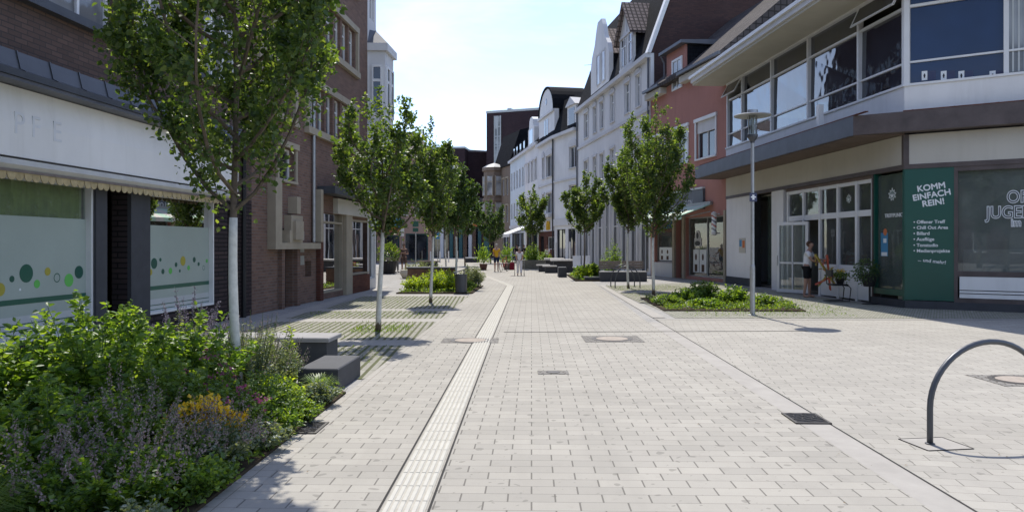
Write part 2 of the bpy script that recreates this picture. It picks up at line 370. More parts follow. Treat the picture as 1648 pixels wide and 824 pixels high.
M['whitewash'] = plain('whitewashed_bark', (.62, .61, .55), .85, .2, var=.2, scale=12, bump=.4, fine=25)
M['stem'] = plain('green_stem', (.10, .15, .05), .8, .2)
M['terra'] = plain('terracotta', (.13, .07, .055), .8, .2)
M['leafA'] = leafmat('hornbeam_leaves', [(.030, .060, .022), (.044, .082, .027), (.068, .112, .036), (.12, .165, .055)], .46)
M['leafB'] = leafmat('hornbeam_leaves_far', [(.025, .06, .02), (.04, .08, .025), (.07, .11, .035)], .34)
M['leafC'] = leafmat('shrub_leaves', [(.04, .085, .02), (.075, .145, .03), (.12, .20, .035), (.17, .25, .05)], .4)
M['leafD'] = leafmat('sage_leaves', [(.09, .13, .085), (.14, .18, .13), (.20, .24, .19)], .25)
M['leafE'] = leafmat('groundcover_leaves', [(.055, .11, .025), (.095, .16, .035), (.15, .22, .05)], .35)
M['leafF'] = leafmat('bright_leaves', [(.13, .20, .02), (.20, .29, .03), (.28, .36, .05)], .4)
M['mauve'] = leafmat('mauve_florets', [(.18, .135, .13), (.26, .20, .19), (.36, .30, .28)], .25, .7, (1.3, 1.2, 1.3))
M['purple'] = leafmat('purple_florets', [(.16, .14, .17), (.25, .22, .26)], .25, .7, (1.3, 1.2, 1.4))
M['magenta'] = leafmat('magenta_florets', [(.28, .06, .14), (.38, .12, .22)], .25, .7, (1.3, 1.2, 1.4))
M['gold'] = leafmat('golden_petals', [(.70, .45, .02), (.85, .60, .04)], .3, .6, (1.2, 1.2, .8))
M['skin'] = plain('skin', (.42, .25, .18), .6, .3, var=.05)
M['hairg'] = plain('grey_hair', (.35, .33, .30), .8, .2)
M['hairb'] = plain('brown_hair', (.10, .055, .035), .8, .2)
def cloth(name, col): return plain(name, col, .9, .1, var=.08, scale=9)
# ------------------------------------------------------------------ the setting: ground sheets
def sheet(name, pts, z, mat, kind='structure', th=None):
    mb = MB()
    if th: mb.prism([(x, y, z - th) for x, y in pts], (0, 0, th))
    else: mb.poly([(x, y, z) for x, y in pts])
    return struct(name, mb, mat, kind)
def xl(y): return -2.08 + .028 * y          # left edge of the street
def xr(y): return 2.745 + .027 * y          # right edge of the street
sheet('ground', [(-300, -60), (300, -60), (300, 500), (-300, 500)], -.004, M['walk'])
sheet('street', [(xl(-4), -4), (xr(-4) - .25, -4), (xr(16) - .25, 16), (xr(34), 34), (4.6, 58), (3, 72), (2, 100), (-11, 100), (-9, 66), (-5.5, 48), (-3.2, 40), (xl(26), 26)], .0, M['paver'])
sheet('kerb', [(xr(-4) - .25, -4), (xr(-4), -4), (xr(16), 16), (xr(16) - .25, 16)], .0005, M['band'])
sheet('kerb_line', [(xr(-4), -4), (xr(-4) + .022, -4), (xr(24) + .012, 24), (xr(24), 24)], .002, M['gap'])
sheet('pavement', [(xr(-4) + .022, -4), (40, -4), (40, 16.6), (xr(16.6) + .02, 16.6)], .0, M['paver_far'])
sheet('cobbled_pavement', [(xr(17.2) + .5, 16.95), (30, 16.4), (30, 20), (10.2, 19.9), (8.9, 34), (xr(30) + .1, 30), (xr(20) + .5, 19)], .003, M['cobble'])
sheet('kerb_line', [(xr(16.6), 16.6), (40, 15.9), (40, 16.1), (xr(16.85), 16.85)], .005, M['band'])
# left of the street: kerb slabs, bands of grass-jointed pavers, facade pavement
sheet('kerb', [(xl(-4) - .0, -4), (xl(-4) + .2, -4), (xl(24) + .2, 24), (xl(24), 24)], .002, M['kerbslab'])
for (y0, y1, x0) in ((9.2, 12.3, -5.2), (13.0, 16.1, -5.2), (16.8, 18.7, -5.1), (19.4, 24.2, -4.9)):
    sheet('grass_jointed_pavement', [(x0, y0), (xl(y0), y0), (xl(y1), y1), (x0 + .1, y1)], .004, M['grasspav'])
sheet('pale_pavement', [(-5.6, 8.8), (-5.2, 8.8), (-4.9, 30), (-5.25, 30)], .003, M['band'])
for y0, y1 in ((12.3, 13.0), (16.1, 16.8), (18.7, 19.4), (24.2, 25.2)):
    sheet('pale_pavement', [(-5.15, y0), (xl(y0), y0), (xl(y1), y1), (-5.15, y1)], .002, M['band'])
for (y0, y1, x1) in ((21.3, 26.0, 7.6), (26.9, 30.5, 7.0)):
    sheet('grass_jointed_pavement', [(xr(y0) + .35, y0), (x1, y0), (x1 - .3, y1), (xr(y1) + .25, y1)], .0075, M['grasspav'])
sheet('pale_pavement', [(xr(17) + .0, 17), (xr(17) + .3, 17), (xr(31) + .2, 31), (xr(31), 31)], .009, M['band'])
sheet('pale_pavement', [(xr(26) + .3, 26.0), (7.4, 26.0), (7.4, 26.9), (xr(26) + .3, 26.9)], .006, M['band'])
sheet('street_line', [(-.15, 14.15), (5.7, 14.35), (5.7, 14.41), (-.15, 14.21)], .003, M['gap'])
bed = [(-5.4, 2.4), (xl(2.4), 2.4), (xl(8.3), 8.3), (xl(8.3) - .4, 8.7), (-5.2, 9.1)]
mb = MB(); mb.prism([(x, y, -.05) for x, y in bed], (0, 0, .075)); struct('bed_ground', mb, M['soil'])
mb = MB(); mb.prism([(x, y, -.05) for x, y in ((-3.95, 25.4), (-1.35, 25.4), (-1.15, 30), (-3.8, 30))], (0, 0, .09)); struct('bed_ground', mb, M['soil'])
mb = MB(); mb.prism([(x, y, -.05) for x, y in ((xr(19) + .55, 18.7), (7.3, 18.5), (7.9, 21.5), (7.6, 23), (xr(24) + .6, 23.2))], (0, 0, .085)); struct('bed_ground', mb, M['soil'])
mb = MB(); mb.prism([(x, y, -.05) for x, y in ((2.9, 34.2), (4.3, 34.2), (4.6, 41), (3.0, 41))], (0, 0, .12)); struct('bed_ground', mb, M['soil'])

# tactile guide strip: ribbed tiles set in the paving, one object
def tactile(path, wd=.275):
    mb = MB()
    for (a, b) in zip(path[:-1], path[1:]):
        mb.cur = 0
        a, b = Vector((*a, 0)), Vector((*b, 0)); e = (b - a).normalized(); n = Vector((-e.y, e.x, 0)); Ln = (b - a).length
        mb.hexa([a - n * wd / 2 + Vector((0, 0, .0)), b - n * wd / 2, b + n * wd / 2, a + n * wd / 2] + [q + Vector((0, 0, .004)) for q in (a - n * wd / 2, b - n * wd / 2, b + n * wd / 2, a + n * wd / 2)])
        k = 0; st = .30; mb.cur = 1
        while k * st < Ln - .02:
            s0, s1 = k * st + .006, min(Ln, (k + 1) * st) - .006
            for r in range(6):
                o = (r - 2.5) * wd / 6.1
                q0, q1 = a + e * s0 + n * o, a + e * s1 + n * o
                hw, tw = .0165, .012
                mb.hexa([q0 - n * hw + Vector((0, 0, .003)), q1 - n * hw + Vector((0, 0, .003)), q1 + n * hw + Vector((0, 0, .003)), q0 + n * hw + Vector((0, 0, .003)),
                         q0 - n * tw + Vector((0, 0, .0095)), q1 - n * tw + Vector((0, 0, .0095)), q1 + n * tw + Vector((0, 0, .0095)), q0 + n * tw + Vector((0, 0, .0095))])
            k += 1
            if a.y + e.y * k * st > 34: break
    return mb
TP = [(-.80, -1.5), (-.50, 13.4), (-.07, 30.4), (-1.75, 42.5), (-3.4, 60)]
struct('tactile_path', tactile(TP), [M['tactbase'], M['tactile']])
mb = MB()
for (a, b) in zip(TP[:2], TP[1:3]):
    a, b = Vector((*a, 0)), Vector((*b, 0)); e = (b - a).normalized(); n = Vector((-e.y, e.x, 0)); Z = Vector((0, 0, .0025))
    for s_ in (-1, 1): mb.poly([a + n * s_ * .150 + Z, b + n * s_ * .150 + Z, b + n * s_ * .166 + Z, a + n * s_ * .166 + Z])
struct('tactile_path_line', mb, M['gap'])
# wooded hill behind everything
mb = MB()
for i in range(24):
    x0, x1 = -160 + i * 14, -160 + (i + 1) * 14
    h = lambda x: 22 + 5 * math.sin(x * .045) + 2.5 * math.sin(x * .21) + 1.2 * math.sin(x * .71)
    mb.hexa([(x0, 300, -1), (x1, 300, -1), (x1, 380, -1), (x0, 380, -1), (x0, 330, h(x0)), (x1, 330, h(x1)), (x1, 370, h(x1)), (x0, 370, h(x0))])
struct('hill', mb, plain('far_woodland', (.04, .07, .035), 1, .1, var=.5, scale=.2, bump=.5, fine=1))

# ------------------------------------------------------------------ building tools
def facade(b, W, u0, u1, z0, z1, holes, mat, th=.28, back=9.0, name='wall', top=True, ends=True):
    mb = MB()
    us = sorted({u0, u1} | {q for h in holes for q in h[:2] if u0 < q < u1}); zs = sorted({z0, z1} | {q for h in holes for q in h[2:4] if z0 < q < z1})
    def inh(u, z): return any(h[0] < u < h[1] and h[2] < z < h[3] for h in holes)
    for a, c in zip(us[:-1], us[1:]):
        run = None
        for e, g in zip(zs[:-1], zs[1:]):
            if inh((a + c) / 2, (e + g) / 2): continue
            mb.poly([W.pt(a, 0, e), W.pt(c, 0, e), W.pt(c, 0, g), W.pt(a, 0, g)])
    for h in holes:
        a, c, e, g = max(h[0], u0), min(h[1], u1), h[2], h[3]
        mb.poly([W.pt(a, 0, e), W.pt(a, -th, e), W.pt(a, -th, g), W.pt(a, 0, g)]); mb.poly([W.pt(c, 0, e), W.pt(c, -th, e), W.pt(c, -th, g), W.pt(c, 0, g)])
        mb.poly([W.pt(a, 0, e), W.pt(c, 0, e), W.pt(c, -th, e), W.pt(a, -th, e)]); mb.poly([W.pt(a, 0, g), W.pt(c, 0, g), W.pt(c, -th, g), W.pt(a, -th, g)])
    if ends:
        for q in (u0, u1): mb.poly([W.pt(q, 0, z0), W.pt(q, -back, z0), W.pt(q, -back, z1), W.pt(q, 0, z1)])
        mb.poly([W.pt(u0, -back, z0), W.pt(u1, -back, z0), W.pt(u1, -back, z1), W.pt(u0, -back, z1)])
    if top: mb.poly([W.pt(u0, 0, z1), W.pt(u1, 0, z1), W.pt(u1, -back, z1), W.pt(u0, -back, z1)])
    return obj(name, mb, mat, b)
def window(b, W, u0, u1, z0, z1, dep=.14, fr='trimw', fw=.06, bars=(), rails=(), pane='pane', sill=None, surround=None, name='window', sd=.08, head=None):
    p = MB(); p.wb(W, u0 + .01, u1 - .01, -dep - .02, -dep, z0 + .01, z1 - .01); o = obj(name, p, M[pane] if isinstance(pane, str) else pane, b)
    f = MB(); a, c = -dep + .002, -dep + .05
    f.wb(W, u0, u0 + fw, a, c, z0, z1); f.wb(W, u1 - fw, u1, a, c, z0, z1); f.wb(W, u0 + fw, u1 - fw, a, c, z0, z0 + fw); f.wb(W, u0 + fw, u1 - fw, a, c, z1 - fw, z1)
    for q in bars: f.wb(W, u0 + (u1 - u0) * q - fw / 2, u0 + (u1 - u0) * q + fw / 2, a, c - .006, z0 + fw, z1 - fw)
    for q in rails: f.wb(W, u0 + fw, u1 - fw, a, c - .012, z0 + (z1 - z0) * q - fw / 2, z0 + (z1 - z0) * q + fw / 2)
    obj('frame', f, M[fr], o)
    if sill: s = MB(); s.wb(W, u0 - .08, u1 + .08, -dep + .06, sd, z0 - .07, z0 - .002); obj('sill', s, M[sill], o)
    if surround:
        s = MB(); t_ = .12
        s.wb(W, u0 - t_, u0, .002, .05, z0, z1); s.wb(W, u1, u1 + t_, .002, .05, z0, z1); s.wb(W, u0 - t_ - .04, u1 + t_ + .04, .002, .09, z1, z1 + .16)
        if head:
            m_ = (u0 + u1) / 2; n_ = 8
            arc = [W.pt(m_ + (u1 - u0) * .6 * math.cos(math.pi * k / n_), .003, z1 + .17 + head * math.sin(math.pi * k / n_)) for k in range(n_ + 1)]
            s.prism(arc, W.n * .09)
        obj('surround', s, M[surround], o)
    return o
def section(b, W, u0, u1, pts, mat, name='roof'):       # section (d,z) swept along the wall
    mb = MB(); mb.prism([W.pt(u0, d, z) for d, z in pts], W.e * (u1 - u0)); return obj(name, mb, M[mat], b)
def slab(b, W, u0, u1, d0, d1, z0, z1, mat, name):
    mb = MB(); mb.wb(W, u0, u1, d0, d1, z0, z1); return obj(name, mb, M[mat], b)
def text_mb(s, W, u, d, z, size, rot=0, bold=0.0, ext=.003, align='LEFT', shear=0, sp=1.0, wx=1.0):
    c = bpy.data.curves.new('lettering', 'FONT'); c.body = s; c.size = size; c.extrude = ext; c.offset = bold; c.align_x = align; c.shear = shear; c.space_character = sp
    o = bpy.data.objects.new('lettering', c); COL.objects.link(o); bpy.context.view_layer.update()
    me = bpy.data.meshes.new_from_object(o.evaluated_get(bpy.context.evaluated_depsgraph_get()))
    n = Vector(W.n); rt = (-n).cross(Vector((0, 0, 1))); o0 = Vector(W.pt(u, d, z)); cr_, sr = math.cos(rot), math.sin(rot)
    mb = MB(); pts = [o0 + rt * ((v.co.x * wx) * cr_ - v.co.y * sr) + Vector((0, 0, 1)) * (v.co.x * wx * sr + v.co.y * cr_) + n * v.co.z for v in me.vertices]
    mb.add(pts, [tuple(p.vertices) for p in me.polygons])
    bpy.data.objects.remove(o); bpy.data.curves.remove(c); bpy.data.meshes.remove(me); return mb
def scallop(W, u0, u1, d, z1, h, step=.16, t=.012):
    mb = MB(); n = int((u1 - u0) / step)
    for k in range(n):
        a = u0 + k * step; pts = [W.pt(a, d, z1), W.pt(a + step * .97, d, z1)] + [W.pt(a + step * .485 + step * .485 * math.cos(q * math.pi / 6), d + .01 * (k % 2), z1 - h * .45 - h * .55 * math.sin(q * math.pi / 6)) for q in range(7)]
        mb.prism(pts, W.n * t)
    return mb

# ------------------------------------------------------------------ left: dark brick shop
LW = Wall((-7.6 + .08 * 4, 4), (-7.6 + .08 * 31, 31), -1)
yu = lambda y: (y - 4) * math.hypot(.08, 1)
u = LW.u
b = thing('shop_building', 'dark brick shop with a blank white sign board, scalloped awning and dotted frosted windows', 'building', LW.pt(6, 0, 0))
H = [(yu(4.6), yu(7.9), .35, 2.5), (yu(8.2), u(148), .30, 2.62), (u(166), u(205), 0, 2.62), (u(236), u(343), .40, 2.62), (u(366), u(377), 0, 2.6)]
U2 = [(yu(5.2), yu(7.0)), (yu(7.7), yu(9.5)), (yu(10.2), yu(12.35)), (yu(13.05), yu(14.7)), (yu(15.4), yu(17.0))]
H2 = [(a, c, 5.15, 6.75) for a, c in U2]
H3 = [(a, c, 8.2, 9.6) for a, c in U2]
E1 = u(405)
facade(b, LW, 0, E1, 2.7, 11, H2 + H3, M['darkbrick'], ends=True)
facade(b, LW, 0, E1, 0, 2.7, H, M['ribbrick'], name='shopfront_wall', top=False, back=8.98)
for i, (a, c) in enumerate(U2):
    window(b, LW, a, c, 5.15, 6.75, pane='panel', bars=(.33, .66), rails=(.75,))
    window(b, LW, a, c, 8.2, 9.6, pane='panel', bars=(.5,))
mb = MB(); mb.wb(LW, 0, E1, .002, .16, 5.0, 5.13); objsplit('sill_band', mb, M['dkmetal'], b)
# cornice of folded dark metal with standing seams
mb = MB(); mb.prism([LW.pt(0, d, z) for d, z in ((0, 3.84), (.42, 3.84), (.42, 3.93), (.36, 3.96), (.30, 4.2), (0, 4.3))], LW.e * (E1 - .1))
for k in range(22): mb.prism([LW.pt(.25 + k * .62, d, z) for d, z in ((.29, 4.2), (.35, 3.96), (.42, 3.93), (.435, 3.935), (.372, 3.965), (.312, 4.21))], LW.e * .025)
obj('cornice', mb, M['dkmetal'], b)
mb = MB(); mb.wb(LW, 0, E1, .005, .40, 3.79, 3.835); objsplit('gutter', mb, M['zinc'], b)
fa = MB(); fa.prism([LW.pt(.0, d, z) for d, z in ((.0, 2.84), (.16, 2.84), (.17, 3.3), (.12, 3.78), (.0, 3.78))], LW.e * (u(372))); fo = obj('sign_board', fa, M['fascia'], b)
for s_, px_, py_ in (('P', 2, 214), ('F', 31, 220), ('E', 66, 227)):
    uu = u(px_); obj('letter', text_mb(s_, LW, uu, .160, LW.z(px_, py_), .42, bold=.0, ext=.012), M['ghost'], fo)
# roll-up awning
aw = MB(); aw.prism([LW.pt(0, d, z) for d, z in ((.0, 2.66), (.22, 2.66), (.26, 2.72), (.22, 2.80), (.0, 2.82))], LW.e * u(352)); ao = obj('awning', aw, M['awningc'], b)
mb = MB(); mb.wb(LW, 0, u(352), .1, .25, 2.62, 2.655); obj('awning_rail', mb, M['wood'], ao)
obj('valance', scallop(LW, .02, u(351), .225, 2.64, .13, .155), M['valance'], ao)
# shop windows with frosted film, coloured dots and stripes
def shopwin(a, c, z0, z1, curtain, dots, zf=2.06):
    p = MB(); p.wb(LW, a + .02, c - .02, -.09, -.08, z0, z1); o = obj('window', p, M['glassl'], b)
    f = MB(); t_ = .045
    for q in ((a, a + t_), (c - t_, c)): f.wb(LW, q[0], q[1], -.11, .02, z0, z1)
    f.wb(LW, a + t_, c - t_, -.11, .02, z0, z0 + t_); f.wb(LW, a + t_, c - t_, -.11, .02, z1 - t_, z1); obj('frame', f, M['trimw'], o)
    k = MB(); k.wb(LW, a + t_, c - t_, -.076, -.072, .62, zf); obj('film', k, M['film'], o)
    k = MB(); k.wb(LW, a + t_, c - t_, -.076, -.072, z0 + t_, .615); k.wb(LW, a + t_, c - t_, -.0755, -.0715, .615, .665); obj('film', k, M['filml'], o)
    k = MB(); k.wb(LW, a + t_, c - t_, -.0712, -.069, .83, .905); k.wb(LW, a + t_, c - t_, -.0712, -.069, .545, .56); k.wb(LW, a + t_, c - t_, -.0712, -.069, .465, .48); obj('stripe', k, M['dgreen'], o)
    for (fx, zz, r, m) in dots:
        k = MB()
        if m == 'ring':
            uu = a + (c - a) * fx; n_ = 20
            for q in range(n_):
                t0, t1 = 2 * math.pi * q / n_, 2 * math.pi * (q + 1) / n_
                k.poly([LW.pt(uu + r * math.cos(t0), -.0705, zz + r * math.sin(t0)), LW.pt(uu + r * math.cos(t1), -.0705, zz + r * math.sin(t1)), LW.pt(uu + r * .8 * math.cos(t1), -.0705, zz + r * .8 * math.sin(t1)), LW.pt(uu + r * .8 * math.cos(t0), -.0705, zz + r * .8 * math.sin(t0))])
            obj('dot', k, M['dgreen'], o); continue
        k.disc(LW, a + (c - a) * fx, -.0715, zz, r); obj('dot', k, M[m], o)
    if curtain:
        k = MB(); n_ = int((c - a) / .05); pts = [(a + .05 + (c - a - .1) * i / n_, -.16 + .035 * math.sin(i * 1.25) + .015 * math.sin(i * .5)) for i in range(n_ + 1)]
        for (u0_, d0_), (u1_, d1_) in zip(pts[:-1], pts[1:]): k.poly([LW.pt(u0_, d0_, zf - .05), LW.pt(u1_, d1_, zf - .05), LW.pt(u1_, d1_, z1 + .1), LW.pt(u0_, d0_, z1 + .1)])
        obj('curtain', k, M['grn'], o, smooth=True)
a1, c1 = yu(8.2), u(148); D1 = []
fr_ = lambda px, a, c: (u(px) - a) / (c - a)
for px, py, r, m in ((8, 466, .09, 'mustard'), (27, 449, .045, 'tealgreen'), (50, 440, .13, 'dgreen'), (67, 457, .06, 'lime'), (84, 437, .06, 'mustard'), (99, 447, .07, 'ring'), (118, 451, .10, 'lime'), (134, 438, .10, 'tealgreen'), (40, 466, .018, 'wtxt')):
    D1.append((fr_(px, a1, c1), LW.z(px, py), r, m))
for px, py, r, m in ((-40, 452, .1, 'dgreen'), (-90, 465, .07, 'lime'), (-140, 448, .09, 'mustard')): D1.append((fr_(px, a1, c1), LW.z(px, py), r, m))
shopwin(a1, c1, .30, 2.6, True, [d for d in D1 if .02 < d[0] < .98])
a2, c2 = u(236), u(343); D2 = []
for px, py, r, m in ((254, 424, .10, 'tealgreen'), (264, 418, .035, 'dgreen'), (248, 438, .06, 'mustard'), (268, 437, .05, 'tealgreen'), (280, 436, .06, 'lime'), (289, 426, .045, 'dgreen'), (300, 420, .095, 'mustard'), (295, 436, .03, 'dgreen'), (309, 431, .05, 'lime'), (318, 418, .055, 'tealgreen'), (325, 425, .04, 'dgreen'), (333, 431, .05, 'ring'), (338, 420, .04, 'lime')):
    D2.append((fr_(px, a2, c2), LW.z(px, py), r, m))
shopwin(a2, c2, .40, 2.6, False, D2, 2.02)
shopwin(yu(4.6), yu(7.9), .35, 2.5, True, [(.2, 1.2, .08, 'lime'), (.5, 1.3, .1, 'dgreen'), (.8, 1.15, .09, 'mustard')])
mb = MB()
for p0, p1 in ((148, 166), (205, 236)): mb.wb(LW, u(p0), u(p1), .002, .07, 0, 2.64)
objsplit('pillar', mb, M['concdark'], b)
dr = MB(); dr.wb(LW, u(166), u(205), -.7, -.66, 0, 2.62); obj('door', dr, M['black'], b)
dr = MB(); dr.wb(LW, u(366), u(377), -.24, -.2, 0, 2.6); do = obj('door', dr, M['black'], b)
mb = MB(); mb.tube([LW.pt(u(367.5), -.16, .95), LW.pt(u(367.5), -.16, 1.25)], .015); obj('handle', mb, M['galv'], do)
mb = MB(); mb.tube([LW.pt(u(388), .07, 0), LW.pt(u(388), .07, 3.8)], .05); objsplit('downpipe', mb, M['black'], b)

# ------------------------------------------------------------------ left: brown brick building with stone frames
b = thing('brick_building', 'tall brown brick building with beige stone window bands and a carved door frame', 'building', LW.pt(yu(22), 0, 0))
E2 = yu(27.75)
gu = lambda y: yu(y)
rows = []
for (z0, z1) in ((5.06, 6.35), (7.72, 9.1), (10.5, 11.8)):
    for (y0, y1, n) in ((18.2, 20.3, 3), (21.4, 26.2, 6)):
        w_ = (gu(y1) - gu(y0)) / n
        for k in range(n): rows.append((gu(y0) + k * w_ + .09, gu(y0) + (k + 1) * w_ - .09, z0, z1))
SM = (u(447), u(474), 3.38, 4.25)
DO = (u(450), u(471), 0, 2.1); N1 = (u(491), u(501), .75, 1.2)
SH1 = (u(514.5), u(551), .18, 2.65); SH2 = (u(562), u(594), .62, 2.55)
facade(b, LW, E1, E2, 0, 14.5, rows + [SM, DO, N1, SH1, SH2], M['brownbrick'])
for h in rows: window(b, LW, *h, dep=.16, pane='pane', fw=.05, rails=(.7,))
for (z0, z1) in ((5.06, 6.35), (7.72, 9.1), (10.5, 11.8)):
    for (y0, y1) in ((18.2, 20.3), (21.4, 26.2)):
        s = MB(); a, c = gu(y0) - .1, gu(y1) + .1
        s.wb(LW, a - .1, c + .1, .002, .10, z1 + .002, z1 + .2); s.wb(LW, a - .1, c + .1, .002, .14, z0 - .2, z0 - .002)
        s.wb(LW, a - .1, a + .08, .002, .09, z0, z1); s.wb(LW, c - .08, c + .1, .002, .09, z0, z1); obj('window_surround', s, M['beige'], b)
window(b, LW, *SM, dep=.2, sill='beige', surround='beige')
# carved frame over the door
fr = MB(); A0, A1 = u(430), u(509)
fr.wb(LW, A0, A0 + .42, .002, .22, 1.55, 3.35); fr.wb(LW, A1 - .22, A1, .002, .22, 1.75, 3.3); fr.wb(LW, A0 + .42, A1 - .22, .002, .22, 1.55, 1.72)
fr.wb(LW, u(457), u(476), .002, .2, 1.721, 2.45); fr.wb(LW, u(460), u(473), .2, .28, 1.8, 2.3); fr.wb(LW, u(463), u(469), .002, .26, 2.5, 2.95); fr.wb(LW, u(452), u(455.0), .002, .24, 1.721, 2.05)
obj('carved_frame', fr, M['beige'], b)
dr = MB(); dr.wb(LW, DO[0], DO[1], -.26, -.2, 0, 2.1); do = obj('door', dr, M['black'], b)
mb = MB(); mb.wb(LW, DO[0] + .1, DO[0] + .16, -.2, -.15, .9, 1.2); obj('handle', mb, M['galv'], do)
mb = MB()
for q in (447, 449, 472, 474.5): mb.wb(LW, u(q), u(q) + .1, .002, .12, 0, 1.54)
objsplit('door_pilaster', mb, M['brownbrick'], b)
mb = MB()
for z_ in (2.05, 1.72, 1.36): mb.wb(LW, u(481), u(488), .005, .03, z_ - .26, z_)
obj('name_plate', mb, M['galv'], b)
mb = MB(); mb.wb(LW, N1[0], N1[1], -.27, -.25, .7, 1.25); obj('niche_grille', mb, M['black'], b)
mb = MB(); mb.wb(LW, u(508.5), u(513.5), .002, .14, 0, 3.2); objsplit('pilaster', mb, M['redbrickM'], b)
mb = MB(); mb.tube([LW.pt(u(501), .08, 1.75), LW.pt(u(501), .08, 14)], .05); objsplit('downpipe', mb, M['galv'], b)
for h, nm in ((SH1, 1), (SH2, 2)):
    p = MB(); p.wb(LW, h[0], h[1], -.1, -.09, h[2], h[3]); o = obj('window', p, M['glassg'], b)
    f = MB(); f.wb(LW, h[0], h[0] + .06, -.12, 0.01, h[2], h[3]); f.wb(LW, h[1] - .06, h[1], -.12, 0.01, h[2], h[3]); f.wb(LW, h[0] + .06, h[1] - .06, -.12, 0.01, h[3] - .25 * (nm == 1) - .06, h[3] - .25 * (nm == 1)); f.wb(LW, h[0] + .06, h[1] - .06, -.12, .01, h[2], h[2] + .06)
    obj('frame', f, M['beige'], o)
    k = MB(); k.wb(LW, h[0] + .1, h[1] - .1, -1.2, -1.1, h[2] - .1, h[3]); obj('display', k, M['dim'], o)
mb = MB(); mb.wb(LW, u(552), u(562), .002, .12, .0, 2.66); objsplit('pilaster', mb, M['beige'], b)
mb = MB(); mb.wb(LW, u(536), u(604) if u(604) < E2 else E2, .002, .16, 2.66, 3.15); obj('sign_board', mb, M['cream'], b)
mb = MB(); mb.wb(LW, u(510), E2, .01, .55, 3.2, 3.42); obj('canopy', mb, M['dkmetal'], b)
mb = MB(); mb.wb(LW, u(562), E2 - .01, .002, .1, 0, .6); obj('plinth', mb, M['redbrickM'], b)

# ------------------------------------------------------------------ left: pale house with an oriel
b = thing('oriel_house', 'pale rendered house with a projecting bay, just beyond the brown brick building', 'house', LW.pt(yu(29), 0, 0))
U0, U1 = E2 + .01, yu(28.95)
facade(b, LW, U0, U1, 0, 13.2, [(U0 + .2, U1 - .15, .4, 2.7), (U0 + .3, U1 - .3, 10.2, 11.8)], M['white2'])
window(b, LW, U0 + .2, U1 - .15, .4, 2.7); window(b, LW, U0 + .3, U1 - .3, 10.2, 11.8)
OB = MB(); o0, o1, dd = U0 + .08, U0 + 1.55, .62
plan = [(o0, 0), (o0 + .08, dd), (o1 - .08, dd), (o1, 0), (o1, -2.5), (U1 + .01, -2.5), (U1 + .01, 0)]
OB.prism([LW.pt(a, d, 3.2) for a, d in plan], (0, 0, 5.8)); bay = obj('bay', OB, M['white2'], b)
plan2 = [(o0 - .12, 0), (o0 - .02, dd + .12), (o1 + .02, dd + .12), (o1 + .12, 0)]
mb = MB(); mb.prism([LW.pt(a, d, 8.9) for a, d in plan2], (0, 0, .28)); mb.prism([LW.pt(a, d, 6.0) for a, d in plan2], (0, 0, .16)); mb.prism([LW.pt(a, d, 3.45) for a, d in plan2], (0, 0, .2)); objsplit('cornice', mb, M['white2'], bay)
ap = [LW.pt(a, d, 9.18) for a, d in plan2]; tp = [LW.pt(o0 + .2, .0, 9.75), LW.pt(o0 + .4, .2, 9.75), LW.pt(o1 - .4, .2, 9.75), LW.pt(o1 - .2, 0, 9.75)]
mb = MB(); mb.add(ap + tp, [(0, 1, 5, 4), (1, 2, 6, 5), (2, 3, 7, 6), (4, 5, 6, 7)]); obj('bay_roof', mb, M['zinc'], bay)
# windows in the cheek facing down the street and in the bay front
cheek = Wall(LW.pt(o0, 0, 0)[:2], LW.pt(o0 + .08, dd, 0)[:2], 1)
if cheek.n.y > 0: cheek.n = -cheek.n
for (z0, z1) in ((6.6, 8.3), (4.2, 5.6)):
    for Wq, q0, q1 in ((cheek, .2, .46), (Wall(LW.pt(o0 + .08, dd, 0)[:2], LW.pt(o1 - .08, dd, 0)[:2], -1), .2, .55), (Wall(LW.pt(o0 + .08, dd, 0)[:2], LW.pt(o1 - .08, dd, 0)[:2], -1), .8, 1.15)):
        wmb = MB(); wmb.wb(Wq, q0, q1, .004, .02, z0, z1); wo_ = obj('window', wmb, M['pane'], bay)
        f = MB(); f.wb(Wq, q0 - .06, q0, .003, .06, z0 - .09, z1 + .09); f.wb(Wq, q1, q1 + .06, .003, .06, z0 - .09, z1 + .09); f.wb(Wq, q0, q1, .003, .06, z1, z1 + .09); f.wb(Wq, q0, q1, .003, .06, z0 - .09, z0); f.wb(Wq, q0, q1, .02, .045, z0 + (z1 - z0) * .68, z0 + (z1 - z0) * .74)
        obj('frame', f, M['trimw'], wo_)
section(b, LW, U0, U1 + .1, [(.4, 13.0), (.4, 13.2), (-4.5, 17.5), (-9, 13.2), (-9, 13.0)], 'slate')

# ------------------------------------------------------------------ left: dark apartment block set back from the street (seen mirrored in the big windows)
HW = Wall((-8.4, 33.4), (-10.9, 58), -1)
b = thing('apartment_building', 'dark brick apartment block set back behind the oriel house', 'building', HW.pt(8, 0, 0))
HH = [(a, a + 1.3, z, z + 1.7) for a in (1, 3.6, 6.2, 8.8, 11.4, 14, 16.4, 19, 21.6) for z in (1, 4.2, 7.4, 10.6, 13.2)]
facade(b, HW, 0, HW.len, 0, 18, HH, M['gablebrick'], back=10)
for h in HH: window(b, HW, *h, bars=(.5,), sill='beige')
section(b, HW, -.2, HW.len, [(.4, 17.9), (.4, 18.1), (-4, 24), (-10, 18.1), (-10, 17.9)], 'slate')

